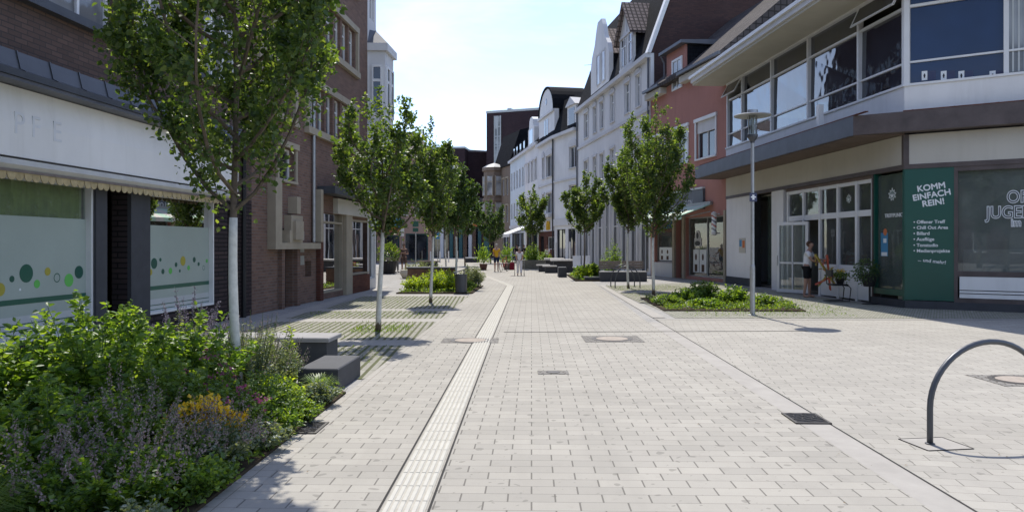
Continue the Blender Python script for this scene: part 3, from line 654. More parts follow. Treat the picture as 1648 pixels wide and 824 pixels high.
# ------------------------------------------------------------------ far left: peach house with a small shop
PW = Wall((-14.5, 70), (-7.6, 74), -1)
if PW.n.y > 0: PW.n = -PW.n
b = thing('peach_house', 'peach coloured house with a small orange and blue shop sign, far down on the left', 'house', PW.pt(3, 0, 0))
Wn = [(a, a + 1.0, z, z + 1.5) for a in (.6, 2.3, 4.0, 5.7) for z in (4.6, 7.4)]
facade(b, PW, 0, 7.6, 0, 10.2, Wn + [(.5, 1.9, 0, 2.6), (2.5, 4.2, .5, 2.6), (4.8, 7.2, .2, 2.8)], M['peach'])
for h in Wn: window(b, PW, *h, bars=(.5,), sill='trimw')
for h in ((.5, 1.9, 0, 2.6), (2.5, 4.2, .5, 2.6), (4.8, 7.2, .2, 2.8)): window(b, PW, *h, fr='teal', fw=.1)
section(b, PW, -.3, 7.9, [(.4, 10.1), (.4, 10.25), (-4.5, 13.4), (-9.3, 10.1)], 'tile')
ow = thing('shop_awning', 'blue and orange box awning over the shop door of the peach house', 'awning', PW.pt(2, 0, 2.8))
mb = MB(); mb.wb(PW, .3, 4.2, .02, 1.1, 3.0, 3.35); obj('fascia', mb, M['orange'], ow)
mb = MB(); mb.prism([PW.pt(.3, d, z) for d, z in ((.02, 3.36), (1.1, 3.36), (.9, 4.1), (.02, 4.3))], PW.e * 3.9); obj('top', mb, M['blue'], ow)

# ------------------------------------------------------------------ far end: dark brick shopping centre
MW = Wall((-14, 101.5), (-3.5, 100), -1)
if MW.n.y > 0: MW.n = -MW.n
b = thing('shopping_centre', 'large windowless dark purple brick building closing the street, with a tall right block', 'building', (-4, 102, 0))
z1 = ZZ(240, 101)
facade(b, MW, -12, MW.u(748), 4.6, z1, [], M['mallbrick'], back=14)
MW2 = Wall(MW.pt(MW.u(748), -2.2, 0)[:2], (AT(786, 104), 104), -1)
if MW2.n.y > 0: MW2.n = -MW2.n
facade(b, MW2, 0, MW2.len, 4.6, ZZ(246, 104), [], M['mallbrick'], back=11, name='wall')
TW = Wall((AT(783, 100), 100), (AT(880, 97), 97), -1)
if TW.n.y > 0: TW.n = -TW.n
facade(b, TW, 0, TW.len, 0, ZZ(183, 100), [], M['mallbrick'], back=14, name='tower_wall')
mb = MB(); mb.wb(TW, -.05, TW.len, -14, .06, ZZ(183, 100), ZZ(183, 100) + .3); mb.wb(TW, TW.u(812), TW.u(818), -3, -1, ZZ(183, 100) + .3, ZZ(183, 100) + .7); obj('parapet', mb, M['galv'], b)
mb = MB(); mb.wb(MW, -12, MW.u(748) + .05, -14, .06, z1, z1 + .25); mb.wb(MW2, -.05, MW2.len, -11, .05, ZZ(246, 104), ZZ(246, 104) + .25); obj('parapet', mb, M['galv'], b)
mb = MB(); mb.wb(TW, TW.u(796), TW.u(806), .003, .05, 6, ZZ(186, 99)); g_ = obj('glazing_strip', mb, M['panel'], b)
mb = MB()
for k in range(9): mb.wb(TW, TW.u(796), TW.u(806), .05, .09, 7 + k * 1.3, 7.12 + k * 1.3)
for q in (796, 801, 806): mb.wb(TW, TW.u(q) - .06, TW.u(q) + .06, .05, .10, 6, ZZ(186, 99))
obj('frame', mb, M['galv'], g_)
mb = MB(); mb.wb(MW, MW.u(726), MW.u(732), .003, .05, ZZ(272, 101), ZZ(256, 101)); obj('window', mb, M['filml'], b)
mb = MB(); mb.wb(MW2, MW2.len - 1.4, MW2.len - .5, .003, .05, 5.5, 8.2); obj('window', mb, M['panel'], b)
# glazed ground floor with teal columns under the brick
mb = MB(); mb.wb(MW, -12, MW.len, -3.2, -3, 0, 4.6); obj('shop_glazing', mb, M['pane'], b)
for k in range(9):
    mb = MB(); uq = .4 + k * 1.3; mb.wb(MW, uq, uq + .45, -.6, -.1, 0, 4.6); obj('column', mb, M['teal'] if k % 3 else M['white2'], b)
mb = MB(); mb.wb(MW, -2, MW.len, -.5, .05, 4.2, 4.58); obj('fascia', mb, M['orange'], b)
mb = MB(); mb.wb(TW, -.2, .5, .01, .4, 0, 5.0); obj('column', mb, M['teal'], b)

# ------------------------------------------------------------------ right: youth centre on the corner
C0 = Vector((10.38, 19.7))
SW = Wall(C0, (10.38 - .078 * 12.9, 19.7 + 12.9), 1)
FW = Wall(C0, (C0.x + 7.5 * .8366, C0.y - 7.5 * .5478), -1)
su, fu = SW.u, FW.u
b = thing('youth_centre', 'modern corner building with glazed upper floor, dark canopy and green lettered panel', 'building', (12, 25, 0))
SE = SW.len
def both(d0, d1, z0, z1, mat, name, par=None, f1=7.5, s1=None):   # L-shaped slab running round the corner
    s1 = SE if s1 is None else s1; par = par or b
    def ring(d):
        # corner offset by d on both faces
        n1, n2 = SW.n, FW.n; det = n1.x * n2.y - n1.y * n2.x; vx = (d * n2.y - d * n1.y) / det; vy = (n1.x * d - n2.x * d) / det
        return [SW.pt(s1, d, 0)[:2], (C0.x + vx, C0.y + vy), FW.pt(f1, d, 0)[:2]]
    A, B_ = ring(d1), ring(d0); mb = MB()
    for k in range(2):
        q = [A[k], A[k + 1], B_[k + 1], B_[k]]
        mb.hexa([(x, y, z0) for x, y in q] + [(x, y, z1) for x, y in q])
    return obj(name, mb, M[mat] if isinstance(mat, str) else mat, par)
# floors / core
core = [SW.pt(SE, -.5, 0)[:2], (C0.x + .48, C0.y + .35), FW.pt(7.5, -.5, 0)[:2], (20.5, 20), (20, 33)]
mb = MB(); mb.prism([(x, y, 4.62) for x, y in core], (0, 0, .5)); mb.prism([(x, y, 3.6) for x, y in core], (0, 0, .06)); mb.prism([(x, y, 8.62) for x, y in core], (0, 0, .1)); obj('floor_slab', mb, M['dim'], b)
mb = MB(); mb.prism([(x, y, .02) for x, y in core], (0, 0, .05)); obj('floor', mb, M['dimf'], b)
rear = [(20.5, 20), (20, 33)]
mb = MB()
for (p, q) in (((SW.pt(SE, -.002, 0)[:2]), (20, 33)), ((20, 33), (20.5, 20)), ((20.5, 20), FW.pt(7.5, -.1, 0)[:2])):
    mb.add([(*p, 0), (*q, 0), (*q, 8.7), (*p, 8.7)], [(0, 1, 2, 3)])
obj('wall', mb, M['white'], b)
mb = MB()      # inner room walls seen through the glass
mb.box(14.2, 14.35, 19.5, 32, .05, 8.6); mb.wb(SW, 6.8, 6.9, -3.8, -.2, .05, 3.6); mb.wb(FW, .2, .0, -.1, -.12, 0, .01); mb.wb(FW, 3.9, 4.0, -3, -.3, .05, 3.6)
obj('inner_wall', mb, M['dim'], b)
# sandwich of bands
both(-.3, .02, 5.15, 5.84, 'white', 'spandrel'); both(-.25, .06, 5.84, 5.90, 'trimw', 'window_sill')
both(-.2, .02, 3.78, 4.56, 'cream', 'sign_band'); both(-.2, .035, 3.66, 3.78, 'canopy', 'lintel')
mb = MB(); mb.wb(FW, -.03, .10, -.1, .045, 3.78, 4.56); mb.wb(SW, -.03, .08, -.1, .043, 3.78, 4.56); obj('corner_post', mb, M['canopy'], b)
# canopy: overhang 1.15 m on the street side, slim on the front
def canopy_ring(ds, df):
    n1, n2 = SW.n, FW.n; det = n1.x * n2.y - n1.y * n2.x; vx = (ds * n2.y - df * n1.y) / det; vy = (n1.x * df - n2.x * ds) / det
    return (C0.x + vx, C0.y + vy)
cc = canopy_ring(1.2, .42); mbS = MB(); q = [SW.pt(SE + .6, 1.2, 0)[:2], cc, (C0.x, C0.y), SW.pt(SE + .6, 0, 0)[:2]]
mbS.hexa([(x, y, 4.60) for x, y in q] + [(x, y, 5.12) for x, y in q]); cs = obj('canopy', mbS, M['canopyg'], b)
mbF = MB(); q = [cc, FW.pt(7.5, .42, 0)[:2], FW.pt(7.5, 0, 0)[:2], (C0.x, C0.y)]
mbF.hexa([(x, y, 4.60) for x, y in q] + [(x, y, 5.12) for x, y in q]); cf = obj('canopy', mbF, M['canopy'], b)
q = [SW.pt(SE + .55, 1.16, 0)[:2], canopy_ring(1.16, .38), (C0.x, C0.y), SW.pt(SE + .55, .0, 0)[:2]]
mb = MB(); mb.hexa([(x, y, 4.57) for x, y in q] + [(x, y, 4.598) for x, y in q]); obj('soffit', mb, M['brownsof'], cs)
mb = MB()
for W_, dd_, n_, L_ in ((SW, 1.2, 13, SE), (FW, .42, 8, 7.4)):
    for k in range(n_): mb.wb(W_, .2 + k * L_ / n_, .24 + k * L_ / n_, dd_ - .06, dd_ + .006, 5.125, 5.15)
    mb.wb(W_, -.2 if W_ is SW else 0, L_, dd_ - .08, dd_ + .004, 5.12, 5.126 + .02)
obj('canopy_edge', mb, M['redbrickM'], b)
mb = MB(); mb.wb(SW, su(1364), su(1364) + .16, .75, .9, 5.14, 5.9); mb.tube([SW.pt(su(1364) + .08, .82, 5.15), SW.pt(su(1364) + .08, .82, 5.5)], .03); obj('vent_hood', mb, M['trimw'], b)
# roof with overhanging soffit and gutter
both(-.6, 1.35, 8.70, 8.80, 'soffit', 'roof_soffit', s1=SE + .5); both(-1, 1.42, 8.80, 8.98, 'white2', 'roof_fascia', s1=SE + .55); both(-.3, 1.5, 8.98, 9.10, 'trimw', 'gutter', s1=SE + .6)
mb = MB(); mb.prism([(x, y, 8.75) for x, y in core], (0, 0, .5)); obj('roof', mb, M['zinc'], b)
# upper glazing: posts, rails, panes
posts = [0.06, su(1380), su(1299), su(1240), su(1193), SE - .06]
for i, (a, c) in enumerate(zip(posts[:-1], posts[1:])):
    a += .04; c -= .04
    for j, (z0, z1) in enumerate(((5.92, 6.46), (6.50, 7.92), (7.98, 8.66))):
        if j == 2 and i in (0, 4): continue
        tw = rng.uniform(-.012, .012); mb = MB(); mb.hexa([SW.pt(a, -.12 + tw, z0), SW.pt(c, -.12 - tw, z0), SW.pt(c, -.14 - tw, z0), SW.pt(a, -.14 + tw, z0), SW.pt(a, -.12 - tw, z1), SW.pt(c, -.12 + tw, z1), SW.pt(c, -.14 + tw, z1), SW.pt(a, -.14 - tw, z1)])
        obj('window_pane', mb, M['paneu'], b)
mb = MB()
for q in posts: mb.wb(SW, q - .045, q + .045, -.16, .0, 5.9, 8.7)
for i, (z0, z1) in enumerate(((6.455, 6.505), (7.915, 7.985))):
    for a, c in zip(posts[:-1], posts[1:]): mb.wb(SW, a + .045, c - .045, -.16, -.06 + i * .02, z0, z1)
mb.wb(SW, 0, SE, -.16, .01, 8.63, 8.7)
obj('window_frame', mb, M['trimw'], b)
for (i, tilt) in ((0, .45), (4, .5)):     # two top lights tilted open
    a, c = posts[i] + .06, posts[i + 1] - .06
    fr = MB(); hh = .66; dz, dx = hh * math.cos(tilt), hh * math.sin(tilt)
    def P(u_, t_, o_=0): return SW.pt(u_, -.03 + dx * (1 - t_) + o_, 8.64 - dz * (1 - t_))
    g_ = MB(); g_.hexa([P(a, 0), P(c, 0), P(c, 0, -.02), P(a, 0, -.02), P(a, 1), P(c, 1), P(c, 1, -.02), P(a, 1, -.02)]); go = obj('open_window', g_, M['pane'], b)
    for (t0, t1, e0, e1) in ((-.02, .09, a, c), (.91, 1.0, a, c)): fr.hexa([P(e0, t0, .015), P(e1, t0, .015), P(e1, t0, -.035), P(e0, t0, -.035), P(e0, t1, .015), P(e1, t1, .015), P(e1, t1, -.035), P(e0, t1, -.035)])
    for e0 in (a, c - .05): fr.hexa([P(e0, .09, .015), P(e0 + .05, .09, .015), P(e0 + .05, .09, -.035), P(e0, .09, -.035), P(e0, .91, .015), P(e0 + .05, .91, .015), P(e0 + .05, .91, -.035), P(e0, .91, -.035)])
    obj('frame', fr, M['trimw'], go)
fposts = [.06, fu(1619.5), fu(1619.5) + 2.3, 7.3]
for i, (a, c) in enumerate(zip(fposts[:-1], fposts[1:])):
    for j, (z0, z1) in enumerate(((5.92, 6.46), (6.50, 7.92), (7.98, 8.66))):
        mb = MB(); mb.wb(FW, a + .04, c - .04, -.14, -.12, z0, z1); obj('window_pane', mb, M['paneb' if i == 0 else 'panel'], b)
mb = MB()
for q in fposts: mb.wb(FW, q - .055, q + .055, -.16, .0, 5.9, 8.7)
for i, (z0, z1) in enumerate(((6.455, 6.505), (7.915, 7.985))):
    for a, c in zip(fposts[:-1], fposts[1:]): mb.wb(FW, a + .055, c - .055, -.16, -.06 + i * .02, z0, z1)
obj('window_frame', mb, M['trimw'], b)
mb = MB()
for k in range(9): mb.wb(FW, fposts[1] + .12 + k * .12, fposts[1] + .16 + k * .12, -.115, -.09, 5.95, 8.6)
obj('vertical_blind', mb, M['filml'], b)
mb = MB(); mb.wb(FW, -.02, .11, -.05, .03, 5.9, 8.7); mb.wb(SW, -.02, .1, -.05, .028, 5.9, 8.7); obj('corner_post', mb, M['trimw'], b)
for i, px in enumerate((1487, 1518, 1546.5, 1597)):
    k = MB(); uu = fu(px); z_ = FW.z(px, 121); k.wb(FW, uu - .06, uu + .07, -.112, -.105, z_ - .12, z_ + .12); o = obj('card', k, M['wtxt'], b)
    k = MB(); k.disc(FW, uu + .005, -.104, z_ + .0, .035, .025, 10, .002); k.wb(FW, uu - .01, uu + .02, -.104, -.1025, z_ - .06, z_ + .05); obj('keyhole_mark', k, M['black'], o)
    k = MB(); k.wb(FW, uu + .075, uu + .26, -.114, -.108, z_ - .13, z_ + .1); obj('blue_card', k, M['bluep'], b)
# ground floor, street side
wl = (SE, su(1210)); 
mb = MB(); mb.wb(SW, su(1210), SE, -.3, 0, .32, 3.66); obj('white_wall', mb, M['white'], b)
mb = MB(); mb.wb(SW, su(1210), SE, -.3, .02, 0, .32); obj('plinth', mb, M['concdark'], b)
mb = MB(); mb.wb(SW, su(1210) - .18, su(1210) - .02, -.3, .04, 0, 3.66); obj('column', mb, M['black'], b)
mb = MB(); mb.wb(SW, su(1240), su(1212) - .02, -.62, -.6, .1, 3.6); o = obj('glass_door', mb, M['glassg'], b)
mb = MB(); mb.wb(SW, su(1240), su(1240) + .1, -.64, -.5, .0, 3.62); mb.wb(SW, su(1226), su(1226) + .1, -.64, -.55, .0, 3.62); mb.wb(SW, su(1240) + .1, su(1212) - .02, -.64, -.56, 0, .1); obj('frame', mb, M['black'], o)
mb = MB(); mb.wb(SW, su(1261), su(1242), -.5, .01, 0, 3.66); obj('column', mb, M['white'], b)
ms = [su(q) for q in (1402, 1376, 1346, 1317, 1291, 1266)]
fr = MB()
for i, q in enumerate(ms): fr.wb(SW, q - .06, q + .06, -.16, -.03, 0, 3.56)
for a, c in zip(ms[:-1], ms[1:]):
    fr.wb(SW, a + .06, c - .06, -.16, -.045, 3.45, 3.56); fr.wb(SW, a + .06, c - .06, -.16, -.045, 2.5, 2.68)
obj('shopfront_frame', fr, M['trimw'], b)
for i, (a, c) in enumerate(zip(ms[:-1], ms[1:])):
    p = MB(); p.wb(SW, a + .06, c - .06, -.11, -.1, 2.68, 3.45); obj('window', p, M['glass'], b)
    if i < 3:
        p = MB(); p.wb(SW, a + .06, c - .06, -.11, -.1, 1.05, 2.5); obj('window', p, M['glass'], b)
        p = MB(); p.wb(SW, a + .06, c - .06, -.14, -.06, .05, 1.05); obj('parapet_panel', p, M['trimw'], b)
mb = MB(); mb.wb(SW, ms[0] - .14, ms[0] - .07, -.2, .03, 0, 3.66); obj('column', mb, M['canopy'], b)
mb = MB(); mb.wb(SW, ms[0] - .07, ms[5] + .1, -.2, -.02, 3.56, 3.655); obj('shutter_box', mb, M['brownsof'], b)
# door leaf standing open to the street
DW = Wall((AT(1251, 25.95), 25.95), SW.pt(su(1303), .04, 0)[:2], 1)
if DW.n.y > 0: DW.n = -DW.n
dl = MB(); WL = DW.len; dl.wb(DW, .1, WL - .1, -.02, -.01, .14, 2.35); lo = obj('open_door', dl, M['glass'], b)
dl = MB(); dl.wb(DW, 0, .1, -.05, .03, .04, 2.45); dl.wb(DW, WL - .1, WL, -.05, .03, .04, 2.45); dl.wb(DW, WL / 2 - .02, WL / 2 + .02, -.04, .02, .15, 2.34); dl.wb(DW, .1, WL - .1, -.05, .03, .04, .15); dl.wb(DW, .1, WL - .1, -.05, .03, 2.34, 2.45); dl.wb(DW, .1, WL - .1, -.04, .02, 1.02, 1.08); obj('frame', dl, M['trimw'], lo)
dl = MB(); dl.tube([DW.pt(.05, .07, .95), DW.pt(.05, .07, 1.3)], .014); obj('handle', dl, M['galv'], lo)
# leaf-logo window near the corner
p = MB(); p.wb(SW, .1, ms[0] - .2, -.1, -.09, .45, 3.6); o = obj('window', p, M['glassg'], b)
p = MB(); p.wb(SW, 0, .09, -.2, .01, .2, 3.66); p.wb(SW, ms[0] - .2, ms[0] - .14, -.2, .01, .3, 3.66); p.wb(SW, .09, ms[0] - .2, -.12, .0, .3, .46); obj('frame', p, M['tealgreen'], o)
def leaf_logo(W, uc, zc, s, d, mats=('wtxt', 'tealgreen')):
    def P(k, n_, rr): return (rr * math.sin(k / n_ * 2 * math.pi), rr * math.cos(k / n_ * 2 * math.pi))
    out = [(0, 1.15), (.22, .62), (.58, .82), (.52, .38), (1.0, .35), (.66, .02), (.86, -.38), (.40, -.34), (.28, -.8), (0, -.52)]
    out = out + [(-x, y) for x, y in out[-2:0:-1]]
    rtx = -1 if (W.e.dot((-W.n).cross(Vector((0, 0, 1)))) < 0) else 1
    m1 = MB(); m1.prism([W.pt(uc + rtx * x * s, d, zc + y * s) for x, y in out], W.n * .002)
    m2 = MB(); m2.prism([W.pt(uc + rtx * x * s * .72, d + .003, zc + y * s * .74) for x, y in out], W.n * .002)
    m3 = MB(); brd = [(0, .5), (.12, .05), (.5, .25), (.35, -.1), (.1, -.3), (0, -.42), (-.1, -.3), (-.35, -.1), (-.5, .25), (-.12, .05)]
    m3.prism([W.pt(uc + rtx * x * s, d + .006, zc + y * s) for x, y in brd], W.n * .002)
    return m1, m2, m3
for uc, z_, s_, W_ in ((su(1431), 3.02, .19, SW), (su(1361.5), 3.05, .15, SW)):
    m1, m2, m3 = leaf_logo(W_, uc, z_, s_, -.088)
    lo_ = obj('leaf_emblem', m1, M['wtxt'], b); obj('emblem_field', m2, M['tealgreen'], lo_); obj('emblem_bird', m3, M['wtxt'], lo_)
obj('lettering', text_mb('TREFFPUNKT', SW, su(1434), -.085, 2.42, .15, align='CENTER', bold=.002), M['wtxt'], b)
# poster in the window
p = MB(); p.wb(SW, su(1424), su(1413), -.088, -.084, 1.35, 2.0); po = obj('poster', p, M['blue'], b)
p = MB(); p.wb(SW, su(1423), su(1414), -.084, -.082, 1.36, 1.46); p.wb(SW, su(1422), su(1417), -.084, -.082, 1.72, 1.84); obj('poster_text', p, M['wtxt'], po)
p = MB(); p.disc(SW, su(1420), -.083, 2.02, .1, .09, 12, .003); obj('poster_figure', p, M['orange'], po)
# notice on the white wall
p = MB(); p.wb(SW, su(1200), su(1190), .003, .02, 1.35, 1.95); po = obj('notice', p, M['cream'], b)
p = MB(); p.wb(SW, su(1199.3), su(1195.5), .02, .024, 1.55, 1.85); obj('notice_print', p, M['orange'], po)
p = MB(); p.wb(SW, su(1194.5), su(1190.8), .02, .024, 1.6, 1.88); obj('notice_print', p, M['blue'], po)
# front ground floor
p = MB(); p.wb(FW, 0.0, 1.12, -.2, .005, .22, 3.66); gp = obj('green_panel', p, M['tealgreen'], b)
rt = 1
def ft(s, px, py, size, rot=0, bold=.003, nm='lettering', sp=1.0):
    o = obj(nm, text_mb(s, FW, fu(px), .008, FW.z(px, py), size, rot=rot, bold=bold, sp=sp, shear=.0), M['wtxt'], gp)
    if bold == 0:
        for q, (du, dz) in enumerate(((.012, 0), (.006, .008), (.006, -.008))): obj('letter_stroke', text_mb(s, FW, fu(px) + du, .0085 + .0004 * q, FW.z(px, py) + dz, size, rot=rot, bold=0, sp=sp), M['wtxt'], o)
ft('KOMM', 1476, 309, .215, .13, .0); ft('EINFACH', 1469, 323.5, .215, .16, .0); ft('REIN!', 1484, 333, .215, .13, .0)
for s_, y_ in (('Offener Treff', 360), ('Chill Out Area', 369), ('Billard', 378.3), ('Ausflüge', 387.5), ('Tonstudio', 397), ('Medienprojekte', 406)): ft('• ' + s_, 1470, y_, .118, 0, .0025)
ft('... und mehr!', 1477, 420, .125, -.12, .002)
p = MB(); p.wb(FW, 1.12, 1.2, -.2, .02, .2, 3.66); p.wb(FW, 1.2, 7.3, -.2, .012, .86, .99); p.wb(FW, 1.2, 7.3, -.2, .012, 3.55, 3.66); p.wb(FW, 1.2, 7.3, -.2, .012, .2, .31); p.wb(FW, 4.2, 4.32, -.2, .015, .31, 3.55); obj('window_frame', p, M['canopy'], b)
p = MB(); p.wb(FW, 1.2, 4.2, -.12, -.11, .99, 3.55); gw = obj('window', p, M['glass'], b)
p = MB(); p.wb(FW, 4.32, 7.3, -.12, -.11, .99, 3.55); obj('window', p, M['glass'], b)
p = MB(); p.wb(FW, 1.24, 7.3, -.2, .02, .315, .855); pl_ = obj('parapet_panel', p, M['fascia'], b)
p = MB(); p.wb(FW, 1.24, 7.3, .02, .023, .50, .52); p.wb(FW, 1.24, 7.3, .02, .023, .42, .44); obj('stripe', p, M['black'], pl_)
p = MB(); p.wb(FW, 0, 7.4, -.2, .04, 0, .2); obj('plinth', p, M['concdark'], b); p = MB(); p.wb(SW, 0, ms[0], -.2, .04, 0, .2); obj('plinth', p, M['concdark'], b)
for s_, px, py, sz in (('OFFENES', 1620, 326, .42), ('JUGENDHAUS', 1587, 351, .42), ('im', 1627, 364, .27)):
    t1 = obj('lettering', text_mb(s_, FW, fu(px), -.107, FW.z(px, py), sz, bold=.016, wx=.8), M['wtxt'], b)
    obj('lettering_core', text_mb(s_, FW, fu(px), -.1, FW.z(px, py), sz, bold=-.005, wx=.8), M['dkmetal'], t1)
# a few furnishings behind the glass
it = thing('bean_bag', 'pale bean bag lying inside the corner window', 'bean bag', FW.pt(2.1, -1.0, .1))
mb = MB(); c_ = FW.pt(2.0, -.9, 0); mb.lathe([(.05, .9), (.35, .93), (.42, 1.05), (.36, 1.2), (.2, 1.3), (.03, 1.33)], c_[0], c_[1], 0); it_ = obj('cushion', mb, M['cream'], it, smooth=True)
mb = MB(); mb.lathe([(.5, .07), (.5, .88), (.05, .9)], c_[0], c_[1], 0); obj('pedestal', mb, M['dim'], it)
it = thing('interior_curtain', 'white curtain hanging inside the window with the leaf emblem', 'curtain', SW.pt(.8, -.5, 0))
mb = MB()
for k in range(14):
    a, c = .14 + k * .03, .14 + (k + 1) * .03; mb.poly([SW.pt(a, -.16 - .03 * (k % 2), .1), SW.pt(c, -.16 - .03 * ((k + 1) % 2), .1), SW.pt(c, -.16 - .03 * ((k + 1) % 2), 3.55), SW.pt(a, -.16 - .03 * (k % 2), 3.55)])
obj('cloth', mb, M['trimw'], it)
mb = MB(); mb.wb(SW, .62, ms[0] - .3, -.7, -.2, .3, 1.0); tag(obj('window_ledge', mb, M['cream'], loc=SW.pt(.9, -.4, 0)), 'beige display ledge inside the window with the leaf emblem', 'ledge')
mb = MB(); mb.wb(FW, 1.3, 4.1, -.75, -.6, .2, 1.55); tag(obj('low_partition', mb, M['cream'], loc=FW.pt(2.5, -.7, 0)), 'low pale partition inside the large corner window', 'partition')
mb = MB(); mb.wb(FW, 3.0, 4.0, -.4, -.36, .2, 3.5); tag(obj('display_panel', mb, M['filml'], loc=FW.pt(3.5, -.4, 0)), 'tall pale panel inside the large corner window behind the lettering', 'panel')

# ------------------------------------------------------------------ right: red rendered house with barber shop
BW = Wall((9.43, 32.75), (7.68, 41.3), 1); bu = BW.u
b = thing('red_house', 'red rendered house with a front dormer and dark barber shop beside the modern corner building', 'house', BW.pt(4, 0, 0))
Wb = [(bu(1152), bu(1121), 5.75, 7.5), (bu(1107), bu(1085), 5.75, 7.5), (bu(1070), bu(1053), 5.75, 7.5)]
S1, S2, S3 = (bu(1166), bu(1104), .15, 3.0), (bu(1084), bu(1054), .75, 3.0), (bu(1100), bu(1088), 0, 3.0)
facade(b, BW, 0, BW.len, 0, 10.1, Wb + [S1, S2, S3], M['red'], back=10)
for h in Wb: window(b, BW, *h, bars=(.5,), sill='trimw', surround='trimw', pane='panel' if h is Wb[1] else 'pane')
mb = MB(); mb.wb(BW, Wb[0][0] + .06, Wb[0][1] - .06, -.1, -.02, 6.95, 7.5); obj('roller_shutter', mb, M['white2'], b)
for h in (S1, S2): window(b, BW, *h, dep=.2, fr='galv', bars=(.5,) if h is S1 else (), name='shop_window', pane='glass')
mb = MB(); mb.wb(BW, S3[0], S3[1], -.5, -.46, 0, 3); obj('door', mb, M['black'], b)
mb = MB(); mb.wb(BW, bu(1135), BW.len, .002, .12, 3.35, 4.3); sg = obj('sign_board', mb, M['canopyg'], b)
obj('lettering', text_mb('SALON', BW, bu(1111), .13, 3.62, .32, align='CENTER', bold=.002), M['white2'], sg)
mb = MB(); mb.wb(BW, bu(1135), BW.len, .002, .16, 4.3, 4.38); mb.wb(BW, S2[0], S2[1], .002, .06, .0, .74); objsplit('ledge', mb, M['white2'], b)
mb = MB(); mb.wb(BW, bu(1088), bu(1084.5), .002, .1, 0, 3.2); mb.wb(BW, bu(1103.5), bu(1100), .002, .1, 0, 3.2); mb.wb(BW, 0, bu(1166.5), .002, .08, 0, 3.2); objsplit('pilaster', mb, M['beige'], b)
section(b, BW, -.2, BW.len - .32, [(.4, 9.95), (.42, 10.12), (-4.6, 14.3), (-10, 10.1), (-10, 9.95)], 'tileg')
mb = MB(); mb.wb(BW, -.2, bu(1103) - .05, .40, .52, 9.98, 10.12); mb.wb(BW, bu(1073) + .05, BW.len, .40, .52, 9.98, 10.12); objsplit('gutter', mb, M['zinc'], b)
mb = MB(); mb.wb(BW, -.15, bu(1103) - .02, .003, .36, 9.62, 9.94); mb.wb(BW, bu(1073) + .02, BW.len, .003, .36, 9.62, 9.94); objsplit('eave_board', mb, M['cream'], b)
da, dc = bu(1103), bu(1073)
mb = MB(); mb.wb(BW, da, dc, -4, .003, 9.6, 11.6); dm = obj('dormer', mb, [M['red']], b)
mb = MB(); mb.wb(BW, da - .03, da - .003, -3.8, -.1, 10.1, 11.6); mb.wb(BW, dc + .003, dc + .03, -3.8, -.1, 10.1, 11.6); obj('dormer_cheek', mb, M['slate'], dm)
mb = MB(); mb.prism([BW.pt(da - .25, d, z) for d, z in ((.35, 11.6), (.35, 11.75), (-3.9, 12.0), (-3.9, 11.6))], BW.e * (dc - da + .5)); obj('dormer_roof', mb, M['zinc'], dm)
um = (bu(1097) + bu(1084)) / 2; mb = MB(); mb.wb(BW, bu(1097), bu(1084), .006, .02, 9.65, 11.0); wo_ = obj('dormer_window', mb, M['panel'], dm)
f = MB(); a, c = bu(1097), bu(1084); f.wb(BW, a - .12, a, .005, .06, 9.55, 11.12); f.wb(BW, c, c + .12, .005, .06, 9.55, 11.12); f.wb(BW, a, c, .005, .06, 11.0, 11.12); f.wb(BW, a, c, .005, .06, 9.55, 9.65); f.wb(BW, (a + c) / 2 - .03, (a + c) / 2 + .03, .02, .05, 9.65, 11.0); obj('frame', f, M['trimw'], wo_)
mb = MB(); mb.tube([BW.pt(dc + .1, .3, 11.6), BW.pt(dc + .1, .1, 11.2), BW.pt(dc + .1, .1, 10.2)], .05); objsplit('downpipe', mb, M['zinc'], b)
# posters
for (p0, p1, z0, z1) in ((1131, 1120, .35, 1.45), (1119, 1110, .35, 1.45), (1083, 1056, .85, 1.55)):
    k = MB(); k.wb(BW, bu(p0), bu(p1), -.19, -.185, z0, z1); po = obj('poster', k, M['wtxt'], b); wd = bu(p1) - bu(p0); n_ = 3 if p0 == 1083 else 1
    k = MB()
    for j in range(n_):
        uc = bu(p0) + wd * (j + .5) / n_; k.disc(BW, uc, -.184, z1 - .3 * (z1 - z0) - .03, .16 * min(1, z1 - z0), .1, 12, .004); k.wb(BW, uc - .14, uc + .14, -.184, -.181, z0 + .04, z0 + .35 * (z1 - z0))
    obj('portrait', k, M['hairb'], po)
k = MB(); k.disc(BW, bu(1117), -.184, 2.1, .28, .26, 14, .004); k.wb(BW, bu(1123), bu(1112), -.184, -.18, 1.6, 2.0); po = obj('sticker', k, M['white2'], b)
k = MB(); k.disc(BW, bu(1117), -.178, 2.12, .15, .13, 14, .004); k.disc(BW, bu(1117), -.178, 1.75, .12, .3, 14, .004); obj('sticker_figure', k, M['black'], po)
aw = thing('shop_awning', 'pale green and white awning stretched out over the barber shop front', 'awning', BW.pt(3, 0, 3))
a, c = bu(1148), bu(1050)
cl_ = MB(); nst = 14
for k in range(nst):
    q0, q1 = a + (c - a) * k / nst, a + (c - a) * (k + 1) / nst; cl_.cur = k % 2
    cl_.prism([BW.pt(q0, .08, 3.55), BW.pt(q0, 1.55, 3.02), BW.pt(q0, 1.55, 2.98), BW.pt(q0, .08, 3.51)], BW.e * (q1 - q0 - .001))
    cl_.wb(BW, q0, q1 - .001, 1.55, 1.565, 2.82, 3.02)
obj('cloth', cl_, [M['awng'], M['awningc']], aw)
